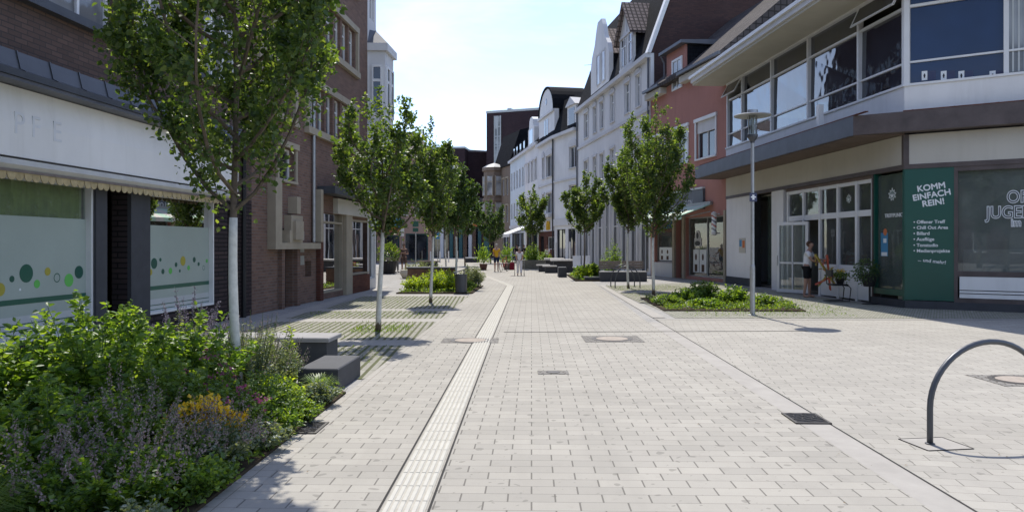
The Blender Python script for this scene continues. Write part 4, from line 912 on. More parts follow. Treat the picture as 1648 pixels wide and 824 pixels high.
mb = MB(); mb.tube([BW.pt(a + .1, .1, 3.2), BW.pt(a + .5, .9, 3.0), BW.pt(a + .1, 1.5, 2.98)], .025); mb.tube([BW.pt(c - .1, .1, 3.2), BW.pt(c - .5, .9, 3.0), BW.pt(c - .1, 1.5, 2.98)], .025); mb.wb(BW, a, c, .03, .15, 3.5, 3.66); objsplit('arm', mb, M['galv'], aw)
bp = thing('barber_pole', 'red white and blue striped barber pole on the shop wall', 'barber pole', BW.pt(bu(1158), .2, 2.4))
cx_, cy_, _ = BW.pt(bu(1158.5), .28, 0); mb = MB(); n_ = 16
rowsn = 24
for j in range(rowsn):
    for k in range(n_):
        t0, t1 = 2 * math.pi * k / n_, 2 * math.pi * (k + 1) / n_; z0_, z1_ = 2.25 + j * .75 / rowsn, 2.25 + (j + 1) * .75 / rowsn
        mb.cur = [0, 0, 1, 0, 0, 2][int(((k / n_) * 6 + j * .5)) % 6]
        mb.add([(cx_ + .11 * math.cos(t0), cy_ + .11 * math.sin(t0), z0_), (cx_ + .11 * math.cos(t1), cy_ + .11 * math.sin(t1), z0_), (cx_ + .11 * math.cos(t1), cy_ + .11 * math.sin(t1), z1_), (cx_ + .11 * math.cos(t0), cy_ + .11 * math.sin(t0), z1_)], [(0, 1, 2, 3)])
obj('cylinder', mb, [M['wtxt'], M['redp'], M['bluep']], bp)
mb = MB(); mb.lathe([(.03, 2.08), (.12, 2.14), (.13, 2.25)], cx_, cy_); mb.lathe([(.13, 3.0), (.12, 3.1), (.03, 3.16)], cx_, cy_); mb.tube([(cx_, cy_, 3.05), BW.pt(bu(1158.5), .0, 3.05)], .03); mb.tube([(cx_, cy_, 2.2), BW.pt(bu(1158.5), .0, 2.2)], .03); obj('cap', mb, M['white2'], bp)

# ------------------------------------------------------------------ right: long white house with two gables
CW = Wall((7.68, 41.32), (5.2, 59), 1); cu = CW.u
b = thing('white_house', 'long white rendered house with tall arcade, two roof gables and a bare brick side wall', 'house', CW.pt(9, 0, 0))
px2 = ((947, 940.5), (960, 955), (971.5, 966), (989, 982.5), (1014, 1006), (1031, 1024))
HC = [(cu(a), cu(c), 9.75, 11.6) for a, c in px2] + [(cu(a), cu(c), 5.9, 8.0) for a, c in px2]
ar = []; q = .35
while q < CW.len - 1.0: ar.append((q, q + 1.55, .1, 4.6)); q += 1.95
facade(b, CW, 0, CW.len, 0, 12.3, HC + ar, M['white'], back=12)
for h in HC: window(b, CW, *h, dep=.12, bars=(.5,), rails=(.7,), sill='white2', surround='white2', pane='panel', head=.18 if h[2] > 9 else None)
for k, h in enumerate(ar): window(b, CW, *h, dep=.1, rails=(.62,), bars=(.5,), pane='pane', name='arcade_window')
mb = MB()
for h in ar: mb.wb(CW, h[1] + .1, h[1] + .3, .002, .14, 0, 4.75)
obj('arcade_pillar', mb, M['white2'], b)
slab(b, CW, 0, CW.len, .003, .1, 9.15, 9.35, 'white2', 'string_course'); slab(b, CW, 0, CW.len, .003, .14, 4.8, 5.05, 'white2', 'string_course')
slab(b, CW, 0, CW.len, .003, .32, 12.05, 12.3, 'white2', 'cornice')
sec = [(.12, 12.3), (-1.0, 15.4), (-2.3, 18.9), (-6, 20.6), (-9.7, 18.9), (-11.9, 12.3)]
section(b, CW, .3, CW.len, sec, 'slate')
mb = MB(); mb.prism([CW.pt(.0, d - (.15 if d > -3 else 0), z) for d, z in sec], CW.e * .29); mb.wb(CW, .0, .02, -12, -.2, 9, 12.3); mb.prism([CW.pt(-.04, -.2, 9.0), CW.pt(-.04, -11.9, 9.0), CW.pt(-.04, -11.9, 12.3), CW.pt(-.04, -.2, 12.3)], CW.e * .038); obj('gable_wall', mb, M['gablebrick'], b)
mb = MB()
for (d0, z0), (d1, z1) in zip(sec[:3], sec[1:4]):
    mb.prism([CW.pt(-.1, d0 + .1, z0), CW.pt(-.1, d0 - .12, z0), CW.pt(-.1, d1 - .12, z1), CW.pt(-.1, d1 + .1, z1)], CW.e * .5)
obj('verge', mb, M['trimw'], b)
mb = MB(); mb.tube([CW.pt(.12, .1, 12.2), CW.pt(.12, .1, 5)], .06); mb.tube([CW.pt(CW.len - .15, .1, 12.2), CW.pt(CW.len - .15, .1, 5)], .06); objsplit('downpipe', mb, M['zinc'], b)
# curved gable
def gable(W, a, c, z0, prof, mat, thick, name, par):
    m = (a + c) / 2; h = (c - a) / 2; pts = [W.pt(m + x * h, .0, z) for x, z in prof] + [W.pt(m - x * h, .0, z) for x, z in prof[::-1]]
    mb = MB(); mb.prism(pts, W.n * -thick); return obj(name, mb, M[mat], par)
a, c = cu(980), cu(951)
g_ = gable(CW, a, c, 12.3, [(-1, 12.3), (-1, 14.6), (-.86, 15.3), (-.55, 16.0), (-.36, 16.9), (-.2, 17.4)], 'white', .3, 'curved_gable', b)
mb = MB(); mb.wb(CW, a + .05, a + .2, -3.5, -.31, 12.4, 14.6); mb.wb(CW, c - .2, c - .05, -3.5, -.31, 12.4, 14.6); objsplit('gable_cheek', mb, M['slate'], g_)
mb = MB(); m_ = (a + c) / 2; mb.prism([CW.pt(a - .05, -.31, 14.5), CW.pt(m_, -.31, 16.9), CW.pt(c + .05, -.31, 14.5)], CW.n * -3.5); obj('gable_roof', mb, M['tile'], g_)
for (p0, p1) in ((962.5, 957), (971.5, 966)):
    q0, q1 = cu(p0 + 4.5), cu(p1 + 4.5)
for q0, q1 in ((a + 1.0, a + 1.75), (a + 2.35, a + 3.1)):
    mb = MB(); mb.wb(CW, q0, q1, .004, .02, 13.0, 15.0); o = obj('window', mb, M['panel'], g_)
    f = MB(); f.wb(CW, q0 - .1, q0, .003, .05, 12.9, 15.1); f.wb(CW, q1, q1 + .1, .003, .05, 12.9, 15.1); f.wb(CW, q0, q1, .003, .05, 15.0, 15.1); f.wb(CW, q0, q1, .003, .05, 12.9, 13.0); obj('frame', f, M['white2'], o)
# timbered dormer
a, c = cu(1020.5), cu(998.5)
g_ = gable(CW, a, c, 12.3, [(-1, 12.3), (-1, 14.6), (-.0, 16.4)], 'white', 1.2, 'dormer', b)
mb = MB(); m_ = (a + c) / 2; mb.wb(CW, a - .02, a - .003, -1.6, -.1, 12.35, 14.6); mb.wb(CW, c + .003, c + .02, -1.6, -.1, 12.35, 14.6); obj('dormer_cheek', mb, M['slate'], g_)
mb = MB()
for s_, q in ((-1, a - .35), (1, c + .35)):
    mb.prism([CW.pt(m_, .35, 16.55), CW.pt(q, .35, 14.35), CW.pt(q, .35, 14.2), CW.pt(m_, .35, 16.4)], CW.n * -4.5)
obj('dormer_roof', mb, M['tile'], g_)
mb = MB()
for x_ in (-.95, -.3, .35, .93): mb.wb(CW, m_ + x_ * (c - a) / 2 - .06, m_ + x_ * (c - a) / 2 + .06, .002, .06, 12.4, 14.6)
mb.wb(CW, a, c, .06, .09, 14.5, 14.66); mb.wb(CW, a, c, .06, .09, 12.5, 12.66)
mb.prism([CW.pt(a, .003, 14.66), CW.pt(a + .16, .003, 14.66), CW.pt(m_, .003, 16.2), CW.pt(m_, .003, 16.4)], CW.n * .05); mb.prism([CW.pt(c, .003, 14.66), CW.pt(c - .16, .003, 14.66), CW.pt(m_, .003, 16.2), CW.pt(m_, .003, 16.4)], CW.n * .05)
mb.wb(CW, m_ - .06, m_ + .06, .003, .055, 14.66, 16.2); obj('timber', mb, M['white2'], g_)
for q0, q1 in ((a + .35, m_ - .2), (m_ + .15, c - .35)):
    mb = MB(); mb.wb(CW, q0, q1, .004, .02, 12.8, 14.4); o = obj('window', mb, M['pane'], g_)
    f = MB(); f.wb(CW, q0, q0 + .07, .02, .05, 12.8, 14.4); f.wb(CW, q1 - .07, q1, .02, .05, 12.8, 14.4); f.wb(CW, q0 + .07, q1 - .07, .02, .05, 13.9, 13.97); obj('frame', f, M['trimw'], o)

# ------------------------------------------------------------------ right: ornate white house with round gable
DR = Wall((5.18, 59.05), (3.63, 64), 1); DL = Wall((3.63, 64), (2.5, 70), 1)
b = thing('ornate_house', 'ornate white house with rounded gable, black mansard roof and red brick restaurant front', 'house', (4.2, 64, 0))
ra = (DR.u(928), DR.u(917)); la = (DL.u(888.5), DL.u(879.5))
facade(b, DR, 0, DR.len, 0, 11, [(*ra, 7.9, 9.6), (*ra, 4.7, 6.5), (.4, 2.0, .1, 3.0), (2.6, 4.6, .1, 3.0)], M['white'], back=9)
facade(b, DL, 0, DL.len, 3.9, 11, [(*la, 7.7, 9.6), (*la, 4.5, 6.3), (3.7, 4.5, 7.7, 9.6), (3.7, 4.5, 4.5, 6.3)], M['white'], back=9)
q0, q1 = DL.u(894), DL.u(881)
facade(b, DL, .1, DL.len, 0, 2.9, [(q0, q1, 1.3, 2.4), (3.9, 5.4, .0, 2.5)], M['redbrickM'], back=8.9, name='brick_front')
window(b, DL, q0, q1, 1.3, 2.4, fr='trimw', bars=()); window(b, DL, 3.9, 5.4, 0, 2.5, bars=(.5,), fr='black')
slab(b, DL, 0, DL.len, -.3, .08, 2.9, 3.9, 'white2', 'sign_band'); slab(b, DR, 0, DR.len, .003, .1, 3.3, 3.9, 'white2', 'sign_band')
for W_, h in ((DR, (*ra, 7.9, 9.6)), (DR, (*ra, 4.7, 6.5)), (DL, (*la, 7.7, 9.6)), (DL, (*la, 4.5, 6.3)), (DL, (3.7, 4.5, 7.7, 9.6)), (DL, (3.7, 4.5, 4.5, 6.3))):
    window(b, W_, *h, bars=(.5,), sill='white2', surround='white2', head=.4 if h[2] > 7 else None, sd=.15)
for h in ((.4, 2.0, .1, 3.0), (2.6, 4.6, .1, 3.0)): window(b, DR, *h, bars=(.5,), fr='black')
mb = MB()
for W_ in (DR, DL): mb.wb(W_, 0, W_.len, .003, .35, 10.75, 11.0); mb.wb(W_, 0, W_.len, .003, .1, 7.0, 7.15)
mb.wb(DL, la[0] - .5, la[1] + .5, .003, .5, 4.1, 4.4); objsplit('cornice', mb, M['white2'], b)
mb = MB(); mb.tube([DL.pt(.05, .12, 10.8), DL.pt(.05, .12, 0)], .07); objsplit('downpipe', mb, M['black'], b)
section(b, DR, -.02, DR.len, [(.2, 11.0), (-.9, 14.1), (-4, 15.3), (-9, 14.5), (-9, 11)], 'slate'); section(b, DL, 0, DL.len, [(.2, 11.0), (-.9, 14.1), (-4, 15.2), (-9, 14.5), (-9, 11)], 'slate')
ga, gc = DL.u(892.3), DL.u(867.5); m_ = (ga + gc) / 2; hh = (gc - ga) / 2
pr = [(-1, 11.0), (-1, 13.4)] + [(-math.cos(k * math.pi / 20) * .93, 13.4 + 2.2 * math.sin(k * math.pi / 20)) for k in range(0, 10)]
g_ = gable(DL, ga, gc, 11, pr, 'white', .4, 'round_gable', b)
arcp = [(-math.cos(k * math.pi / 16), 13.35 + 2.45 * math.sin(k * math.pi / 16)) for k in range(17)]
mb = MB()
for (x0, z0), (x1, z1) in zip(arcp[:-1], arcp[1:]):
    mb.prism([DL.pt(m_ + x0 * hh, .1, z0), DL.pt(m_ + x1 * hh, .1, z1), DL.pt(m_ + x1 * hh * .93, .1, (z1 - 13.35) * .93 + 13.35), DL.pt(m_ + x0 * hh * .93, .1, (z0 - 13.35) * .93 + 13.35)], DL.n * -3.2)
obj('gable_roof', mb, M['slate'], g_)
mb = MB(); mb.wb(DL, ga, gc, .003, .18, 13.2, 13.4); objsplit('cornice', mb, M['white2'], g_)
for q in (m_ - .55, m_ + .3):
    mb = MB(); mb.wb(DL, q - .12, q + .4, .004, .03, 11.5, 12.9); obj('window', mb, M['pane'], g_)
mb = MB(); mb.disc(DL, m_, .004, 14.5, .28, .2, 14, .03); obj('window', mb, M['pane'], g_)
mb = MB(); q0, q1 = DR.u(928), DR.u(914); mb.wb(DR, q0, q1, -1.5, .05, 11.1, 12.9); dm = obj('dormer', mb, M['white'], b)
mb = MB(); mb.prism([DR.pt(q0 - .15, .2, 12.9), DR.pt((q0 + q1) / 2, .2, 13.6), DR.pt(q1 + .15, .2, 12.9)], DR.n * -1.9); obj('dormer_roof', mb, M['white2'], dm)
mb = MB(); mb.wb(DR, q0 + .3, q1 - .3, .055, .07, 11.4, 12.7); obj('window', mb, M['pane'], dm)
# yellow arched letter on the sign band
mb = MB(); uc = DL.u(884.5); n_ = 10; S_ = 1
for s_ in (-1, 1):
    ce = uc + s_ * .28; pts = [(ce + .26 * math.cos(math.pi * k / n_), 3.2 + .55 * math.sin(math.pi * k / n_)) for k in range(n_ + 1)]
    pts = [(pts[0][0], 3.0)] + pts + [(pts[-1][0], 3.0)]
    mb.tube([DL.pt(a_, .14, z_) for a_, z_ in pts], .06, 6)
lg = obj('arched_sign', mb, M['yellow'], b)
an = MB(); ac = DR.pt(DR.len - 1.8, -3, 0); an.tube([(ac[0], ac[1], 15), (ac[0], ac[1], 17.2)], .03); an.tube([(ac[0] - .9, ac[1], 16.9), (ac[0] + .6, ac[1], 17.0)], .02); an.tube([(ac[0] - .5, ac[1], 16.3), (ac[0] + .5, ac[1], 16.3)], .02)
obj('antenna', an, M['galv'], b)

# ------------------------------------------------------------------ right: light blue row house
EW = Wall((2.49, 70.05), (-.2, 87), 1)
b = thing('pale_blue_house', 'long pale blue and white row house with dark roof and dormers', 'house', EW.pt(8, 0, 0))
HE = []
for k in range(9):
    a = .8 + k * 1.85
    HE += [(a, a + .95, 7.9, 9.9), (a, a + .95, 4.6, 6.4)]
facade(b, EW, 0, 7.2, 0, 11.4, [h for h in HE if h[1] < 7.1] + [(.6, 6.4, 0, 3)], M['white'], back=9)
facade(b, EW, 7.21, EW.len, 0, 11.3, [h for h in HE if h[0] > 7.2] + [(8, 16, 0, 3)], M['blueish'], back=9, name='blue_wall')
for h in HE: window(b, EW, *h, bars=(.5,), surround='white2' if h[0] < 7 else None)
window(b, EW, .6, 6.4, 0, 3, bars=(.25, .5, .75), fr='black', name='shop_window'); window(b, EW, 8, 16, 0, 3, bars=(.25, .5, .75), fr='black', name='shop_window')
slab(b, EW, 0, EW.len, .003, .3, 11.15, 11.4, 'white2', 'cornice'); slab(b, EW, 0, EW.len, .003, .12, 3.6, 3.9, 'white2', 'string_course')
section(b, EW, 0, EW.len, [(.2, 11.4), (-2.3, 14.2), (-5, 15.6), (-9, 11.4)], 'slate')
for k, q in enumerate((8.6, 10.9, 13.2, 15.2)):
    mb = MB(); mb.wb(EW, q, q + 1.1, -2, -.25, 11.5, 12.9); dm = obj('dormer', mb, M['slate'], b)
    mb = MB(); mb.wb(EW, q + .12, q + .98, -.245, -.22, 11.8, 12.7); obj('window', mb, M['panel'], dm)
g_ = gable(EW, 2.2, 5.4, 11.3, [(-1, 11.3), (-1, 13.2), (-.7, 13.3), (-.6, 14.0), (-.25, 14.3)], 'white', 1.8, 'gable', b)
mb = MB(); mb.wb(EW, 2.9, 4.7, .004, .02, 11.7, 13.1); obj('window', mb, M['pane'], g_)

# ------------------------------------------------------------------ right: brown stone house with a bay, end of the row
GW = Wall((-.22, 87.1), (-2.2, 93), 1)
b = thing('brown_stone_house', 'narrow brown stone house with a corner bay at the end of the row', 'house', GW.pt(3, 0, 0))
HG = [(a, a + .9, z, z + 2.0) for a in (.6, 2.0) for z in (4.4, 7.6)] + [(.5, 2.8, 0, 3)]
facade(b, GW, 0, GW.len, 0, 11.0, HG, M['ochre'], back=5)
for h in HG: window(b, GW, *h, bars=(.5,), surround='beige')
bx, by, _ = GW.pt(4.6, .5, 0); mb = MB(); mb.lathe([(1.0, 3.6), (1.35, 4.2), (1.35, 7.0), (1.45, 7.05), (1.45, 7.3), (1.3, 7.35), (1.3, 10.6), (1.5, 10.7), (1.5, 11.1)], bx, by, 0, 8); bo = obj('bay', mb, M['ochre'], b)
mb = MB(); mb.lathe([(1.5, 11.1), (.9, 11.45), (.1, 11.7)], bx, by, 0, 8); obj('bay_roof', mb, M['zinc'], bo)
for z0 in (4.5, 7.7):
    for k in range(3):
        t_ = R(-112.5 - 45 * (k - .5) + 22.5); W_ = Wall((bx + 1.36 * math.cos(t_), by + 1.36 * math.sin(t_)), (bx + 1.36 * math.cos(t_) - math.sin(t_), by + 1.36 * math.sin(t_) + math.cos(t_)), -1)
        if (W_.n.x * math.cos(t_) + W_.n.y * math.sin(t_)) < 0: W_.n = -W_.n
        mb = MB(); mb.wb(W_, -.33, .33, -.2, .03, z0, z0 + 2.3); o_ = obj('window', mb, M['panel'], bo)
        mb = MB(); mb.wb(W_, -.40, -.33, -.1, .06, z0 - .07, z0 + 2.37); mb.wb(W_, .33, .40, -.1, .06, z0 - .07, z0 + 2.37); mb.wb(W_, -.33, .33, -.1, .05, z0 + 1.6, z0 + 1.68); obj('frame', mb, M['beige'], o_)
section(b, GW, 0, GW.len, [(.2, 11.0), (-1.2, 15.2), (-4, 16), (-5, 11)], 'slate')
# ------------------------------------------------------------------ foliage: many small folded leaves
def leaves(P, D, S, g, lobed=True, flat=.35, width=.6):
    """P centres (n,3), D pointing directions (n,3), S lengths (n,)"""
    n = len(P); D = D / np.maximum(np.linalg.norm(D, axis=1, keepdims=True), 1e-6)
    r = g.normal(size=(n, 3)); r[:, 2] += flat * 3; W_ = np.cross(D, r); W_ /= np.maximum(np.linalg.norm(W_, axis=1, keepdims=True), 1e-6); N = np.cross(W_, D)
    S = S[:, None]; w = S * width * .5
    if lobed:
        fold = N * S * .12
        V = np.stack([P, P + D * S * .28 + W_ * w + fold, P + D * S * .62 + W_ * w * .85 + fold, P + D * S, P + D * S * .62 - W_ * w * .85 + fold, P + D * S * .28 - W_ * w + fold], 1)
        k = 6; F_ = [(0, 1, 2, 3), (0, 3, 4, 5)]
    else:
        fold = N * S * .12
        V = np.stack([P, P + D * S * .5 + W_ * w + fold, P + D * S, P + D * S * .5 - W_ * w + fold], 1); k = 4; F_ = [(0, 1, 2), (0, 2, 3)]
    V = V.reshape(-1, 3); base = (np.arange(n) * k)[:, None]
    faces = np.concatenate([base + np.array(f)[None] for f in F_], 0)
    return V, faces
def leafobj(name, parts, mat, parent, loc=(0, 0, 0)):
    Vs, Fs, o = [], [], 0
    for V, Fc in parts: Vs.append(V); Fs.append(Fc + o); o += len(V)
    V = np.concatenate(Vs); me = bpy.data.meshes.new(name); Fc = np.concatenate(Fs); kk = Fc.shape[1]
    me.vertices.add(len(V)); me.vertices.foreach_set('co', V.ravel()); me.loops.add(Fc.size); me.loops.foreach_set('vertex_index', Fc.ravel().astype(np.int32))
    me.polygons.add(len(Fc)); me.polygons.foreach_set('loop_start', (np.arange(len(Fc)) * kk).astype(np.int32)); me.polygons.foreach_set('loop_total', np.full(len(Fc), kk, dtype=np.int32))
    me.update(calc_edges=True); me.materials.append(mat); ob = bpy.data.objects.new(name, me); COL.objects.link(ob)
    if parent is not None: ob.parent = parent
    else: ob.location = loc
    return ob
def tree(name, label, loc, H, clear, rad, nleaf, size, seed, group, tr=.05, paint=1.9, lean=(0, 0), mat='leafA', limbs=12, wide=1.0, lobed=False, ssum=1.0):
    g = np.random.default_rng(seed); t = thing(name, label, 'tree', loc, group)
    def axis(z): k = z / H; return np.array([lean[0] * k + .04 * math.sin(z * 1.3 + seed), lean[1] * k + .04 * math.cos(z * 1.1 + seed), z])
    def sh(mb_, nm, m_, par): return obj(nm, mb_, m_, par)
    base = Vector(loc)
    mb = MB(); zs = np.linspace(0, H * .86, 14); mb.tube([Vector(axis(z)) + base for z in zs], [max(.008, tr * (1.25 if z < .08 else 1) * (1 - .92 * (z / (H * .9)) ** 1.1)) for z in zs], 8)
    tk = obj('trunk', mb, M['bark'], t, smooth=True)
    if paint:
        mb = MB(); zs = [.05 + (paint - .05) * k / 9 for k in range(10)]; mb.tube([Vector(axis(z)) + base for z in zs], [tr * (1 - .92 * (z / (H * .9)) ** 1.1) + .004 + .002 * g.random() for z in zs], 10); obj('white_coating', mb, M['whitewash'], tk, smooth=True)
    P, D, S = [], [], []; br = MB(); nsec = 9; per = nleaf / (limbs * (nsec + 1.5) + 12)
    def tuft(A_, B_, m, sp, q0=.1):
        A_, B_ = np.array(A_), np.array(B_); d = B_ - A_; m = max(3, int(m)); s = (q0 + (1 - q0) * g.random(m) ** .75)[:, None]
        P.append(A_ + d * s + g.normal(size=(m, 3)) * sp * (1.15 - .6 * s)); D.append(d / np.linalg.norm(d) * .6 + g.normal(size=(m, 3)) * .8 + np.array([0, 0, -.3])); S.append(size * (.6 + .7 * g.random(m)))
    for i in range(limbs):
        z0 = clear + (H * .70 - clear) * (i / limbs) ** 1.25 + g.normal() * .04; a = i * 2.39996 + g.normal() * .35; k = max(0, (z0 - clear) / (H - clear))
        reach = rad * (1.0 - .50 * k ** 1.5) * (.55 + .5 * g.random() + (.3 if i % 5 == 2 else 0)) * (.85 if i < 3 else 1); rise = (H * (1.0 - .12 * g.random()) - z0) * (.40 + .42 * g.random()) * (.8 + .35 * k)
        p0 = axis(z0); pts = []
        for q in np.linspace(0, 1, 9):
            out = reach * (1 - (1 - q) ** 2.0) * (1 - .08 * q * q); pts.append(p0 + np.array([math.cos(a + .3 * q) * out, math.sin(a + .3 * q) * out, rise * q ** 1.3]))
        br.tube([Vector(p) + base for p in pts], [max(.004, tr * .42 * (1 - q) + .004) for q in np.linspace(0, 1, 9)], 5)
        L_ = math.hypot(reach, rise)
        for j in range(nsec):
            q = .05 + .89 * (j + g.random()) / nsec; f_ = q * 8; i0 = min(7, int(f_)); pp = np.array(pts[i0]) * (1 - (f_ - i0)) + np.array(pts[i0 + 1]) * (f_ - i0)
            ta = a + (g.random() - .5) * 4.4; td = np.array([math.cos(ta) * .8, math.sin(ta) * .8, .45 + .7 * g.random()]); td /= np.linalg.norm(td); tl = rad * (.22 + .34 * g.random()) * (1.15 - .65 * q)
            mid = pp + td * tl * .55; end = mid + (td + np.array([0, 0, .5])) * tl * .45
            br.tube([Vector(pp) + base, Vector(mid) + base, Vector(end) + base], [.006, .004, .002], 3, False)
            w_ = .15 + 2.1 * g.random() ** 1.7; tuft(pp, mid, per * w_ * .5, .05 + .035 * rad); tuft(mid, end, per * w_ * .6, .045 + .02 * rad, 0)
        tuft(pts[6], pts[8], per * 1.2, .05 + .02 * rad, 0); top_ = np.array(pts[8]); tuft(top_, top_ + (top_ - np.array(pts[7])) * (.6 + .8 * g.random()), per * .3, .03)
    for q in range(18):
        z0 = clear - .05 + (H - clear) * .85 * q / 18; ta = g.random() * 6.28; e_ = axis(z0) + np.array([math.cos(ta), math.sin(ta), 1.2]) * rad * (.22 + .16 * g.random()); tuft(axis(z0), e_, per * .9, .06 + .03 * rad)
    tuft(axis(H * .84), axis(H * .99), per * 1.0, .035)
    obj('limbs', br, M['bark'], tk)
    leafobj('crown', [leaves(np.concatenate(P), np.concatenate(D), np.concatenate(S), g, lobed, .3, .72)], M[mat], t)
    return t
TG = 'young street trees with white-coated trunks'
tree('street_tree', 'tallest young tree with a wide dense crown, rising out of the flower bed', (AT(388, 7.55), 7.55, 0), 7.6, 1.98, 1.48, 38000, .06, 3, TG, .046, 1.93, (-.22, 0), 'leafA', 22, lobed=True)
tree('street_tree', 'young tree in the grass pavers in front of the brown brick building doorway', (AT(612, 14.3), 14.3, 0), 4.75, 1.75, 1.0, 11000, .075, 11, TG, .05, 1.95, (0.03, 0), 'leafA', 13)
tree('street_tree', 'young tree with thin top shoots before the waste bin and green hedge', (AT(695, 21.5), 21.5, 0), 5.4, 1.9, .92, 11000, .08, 5, TG, .045, 1.9, (0, 0), 'leafA', 12)
tree('street_tree', 'young tree standing behind the wooden planter box, left of the tactile strip', (AT(733, 29.5), 29.5, 0), 5.2, 2.2, 1.05, 8000, .10, 6, TG, .045, 2.0, (0, 0), 'leafB', 11)
tree('street_tree', 'distant young tree left of the wooden planter box, half hidden behind nearer crowns', (AT(717, 43), 43, 0), 6.0, 2.2, 1.5, 6000, .13, 8, TG, .05, 2.0, (0, 0), 'leafB', 11)
tree('street_tree', 'tree with thin upright shoots beside the barber shop awning', (AT(1051, 24.7), 24.7, 0), 6.75, 1.95, 1.22, 16000, .085, 9, TG, .05, 1.9, (.12, 0), 'leafA', 20)
tree('street_tree', 'young tree standing between the curved bicycle stands', (AT(1012, 28.6), 28.6, 0), 6.0, 2.2, .95, 14000, .09, 10, TG, .045, 2.1, (-.1, 0), 'leafA', 17)
tree('street_tree', 'young tree in front of the white arcade house, behind the green ground cover', (AT(940, 38), 38, 0), 5.5, 2.3, 1.15, 8000, .12, 12, TG, .05, 0, (0, 0), 'leafA', 12)
tree('street_tree', 'slim dark tree rising from the stone planter in front of the ornate house', (AT(858, 53), 53, 0), 6.0, 2.3, 1.25, 6000, .14, 13, TG, .06, 0, (0, 0), 'leafA', 11)
tree('street_tree', 'farthest pale green tree in front of the brown stone house', (AT(789, 68), 68, 0), 5.8, 1.8, 1.6, 6000, .16, 14, TG, .06, 0, (0, 0), 'leafB', 11)
tree('street_tree', 'far tree in front of the dark shopping centre, beyond the tree row on the left', (AT(748, 60), 60, 0), 6.4, 2.3, 1.6, 6000, .16, 15, TG, .06, 0, (0, 0), 'leafB', 11)

def shrub(name, label, cat, loc, r, h, nstem, nleaf, size, mat, seed, group=None, width=.55, lobed=True, flower=None, droop=-.1, core=0.0, leafy=(.25, 1.0), open_=1.0):
    g = np.random.default_rng(seed); t = thing(name, label, cat, loc, group); base = Vector(loc); st = MB(); P, D, S = [], [], []; FP, FD, FS = [], [], []
    per = nleaf // nstem
    for i in range(nstem):
        a = g.random() * 6.283; rr = math.sqrt(g.random()); bx_, by_ = .35 * r * rr * math.cos(a), .35 * r * rr * math.sin(a); ex, ey = r * rr * math.cos(a) * open_, r * rr * math.sin(a) * open_
        hh = h * (1 - .45 * rr ** 2) * (.7 + .4 * g.random())
        pts = [np.array([bx_ + (ex - bx_) * q ** 1.3, by_ + (ey - by_) * q ** 1.3, hh * (q ** .85)]) for q in np.linspace(0, 1, 6)]
        st.tube([Vector(p) + base for p in pts], [.006, .005, .004, .004, .003, .002], 4, False)
        q = leafy[0] + (leafy[1] - leafy[0]) * g.random(per); f_ = q * 5; i0 = np.minimum(4, f_.astype(int)); fr = (f_ - i0)[:, None]; A = np.array(pts); c = A[i0] * (1 - fr) + A[i0 + 1] * fr
        aa = g.random(per) * 6.283; d = np.stack([np.cos(aa), np.sin(aa), .35 + g.normal(size=per) * .4 + droop], 1); P.append(c + g.normal(size=(per, 3)) * .012 + d * .01); D.append(d); S.append(size * (.6 + .7 * g.random(per)) * (1.1 - .35 * q))
        if flower:
            kind, fs, fn, ln_ = flower[:4]
            tip = A[-1]; up = (A[-1] - A[-2]); up = up / np.linalg.norm(up); up[2] += .8; up /= np.linalg.norm(up)
            if kind == 'spike':
                s = g.random(fn); FP.append(tip + up * ln_ * s[:, None] + g.normal(size=(fn, 3)) * .009); FD.append(g.normal(size=(fn, 3)) + up * .6); FS.append(fs * (1.15 - .6 * s)); st.tube([Vector(tip) + base, Vector(tip + up * ln_) + base], [.003, .0015], 3, False)
            else:
                c2 = tip + g.normal(size=(fn, 3)) * np.array([ln_, ln_, ln_ * .35]); FP.append(c2); FD.append(g.normal(size=(fn, 3)) + np.array([0, 0, .5])); FS.append(fs * (.7 + .6 * g.random(fn)))
    obj('stems', st, M['stem'], t, uv=False)
    leafobj('foliage', [leaves(np.concatenate(P), np.concatenate(D), np.concatenate(S), g, lobed, .35, width)], M[mat], t)
    if flower: leafobj('flowers', [leaves(np.concatenate(FP), np.concatenate(FD), np.concatenate(FS), g, False, .2, .8)], M[flower[4] if len(flower) > 4 else 'mauve'], t)
    return t
def S_(name, label, cat, x, y, *a, **k): return shrub(name, label, cat, (x, y, .02), *a, **k)
flo = lambda kind, fs, fn, ln_, m: (kind, fs, fn, ln_, m)
# foreground bed
S_('leafy_shrub', 'tallest leafy shrub of the flower bed, in front of the shop window post', 'shrub', -3.62, 6.55, .72, 1.22, 70, 5200, .085, 'leafC', 21)
S_('leafy_shrub', 'broad leafy shrub at the left edge of the bed below the dotted window', 'shrub', -4.35, 6.1, .75, .98, 60, 4600, .085, 'leafC', 22)
S_('leafy_shrub', 'mid height leafy shrub of the flower bed, in front of the dark shop door', 'shrub', -3.05, 7.2, .6, 1.02, 60, 4200, .075, 'leafC', 23)
S_('leafy_shrub', 'lower leafy shrub near the camera left of the mauve flower spikes', 'shrub', -3.25, 5.2, .62, .70, 60, 4200, .07, 'leafC', 24)
S_('leafy_shrub', 'dark leafy shrub between the yellow flowers and the tallest shrub', 'shrub', -2.85, 6.1, .55, .70, 55, 4200, .06, 'leafE', 25)
S_('leafy_shrub', 'small bushy shrub in the bed next to the low grey block', 'shrub', -2.3, 7.35, .30, .34, 50, 2600, .05, 'leafF', 26)
S_('leafy_shrub', 'round dense green shrub at the kerb right of the yellow flowers', 'shrub', -2.25, 6.7, .42, .50, 70, 4600, .045, 'leafE', 27)
S_('leafy_shrub', 'light green shrub at the back of the bed in front of the second dotted window', 'shrub', -4.1, 8.0, .55, .95, 45, 2800, .07, 'leafC', 28)
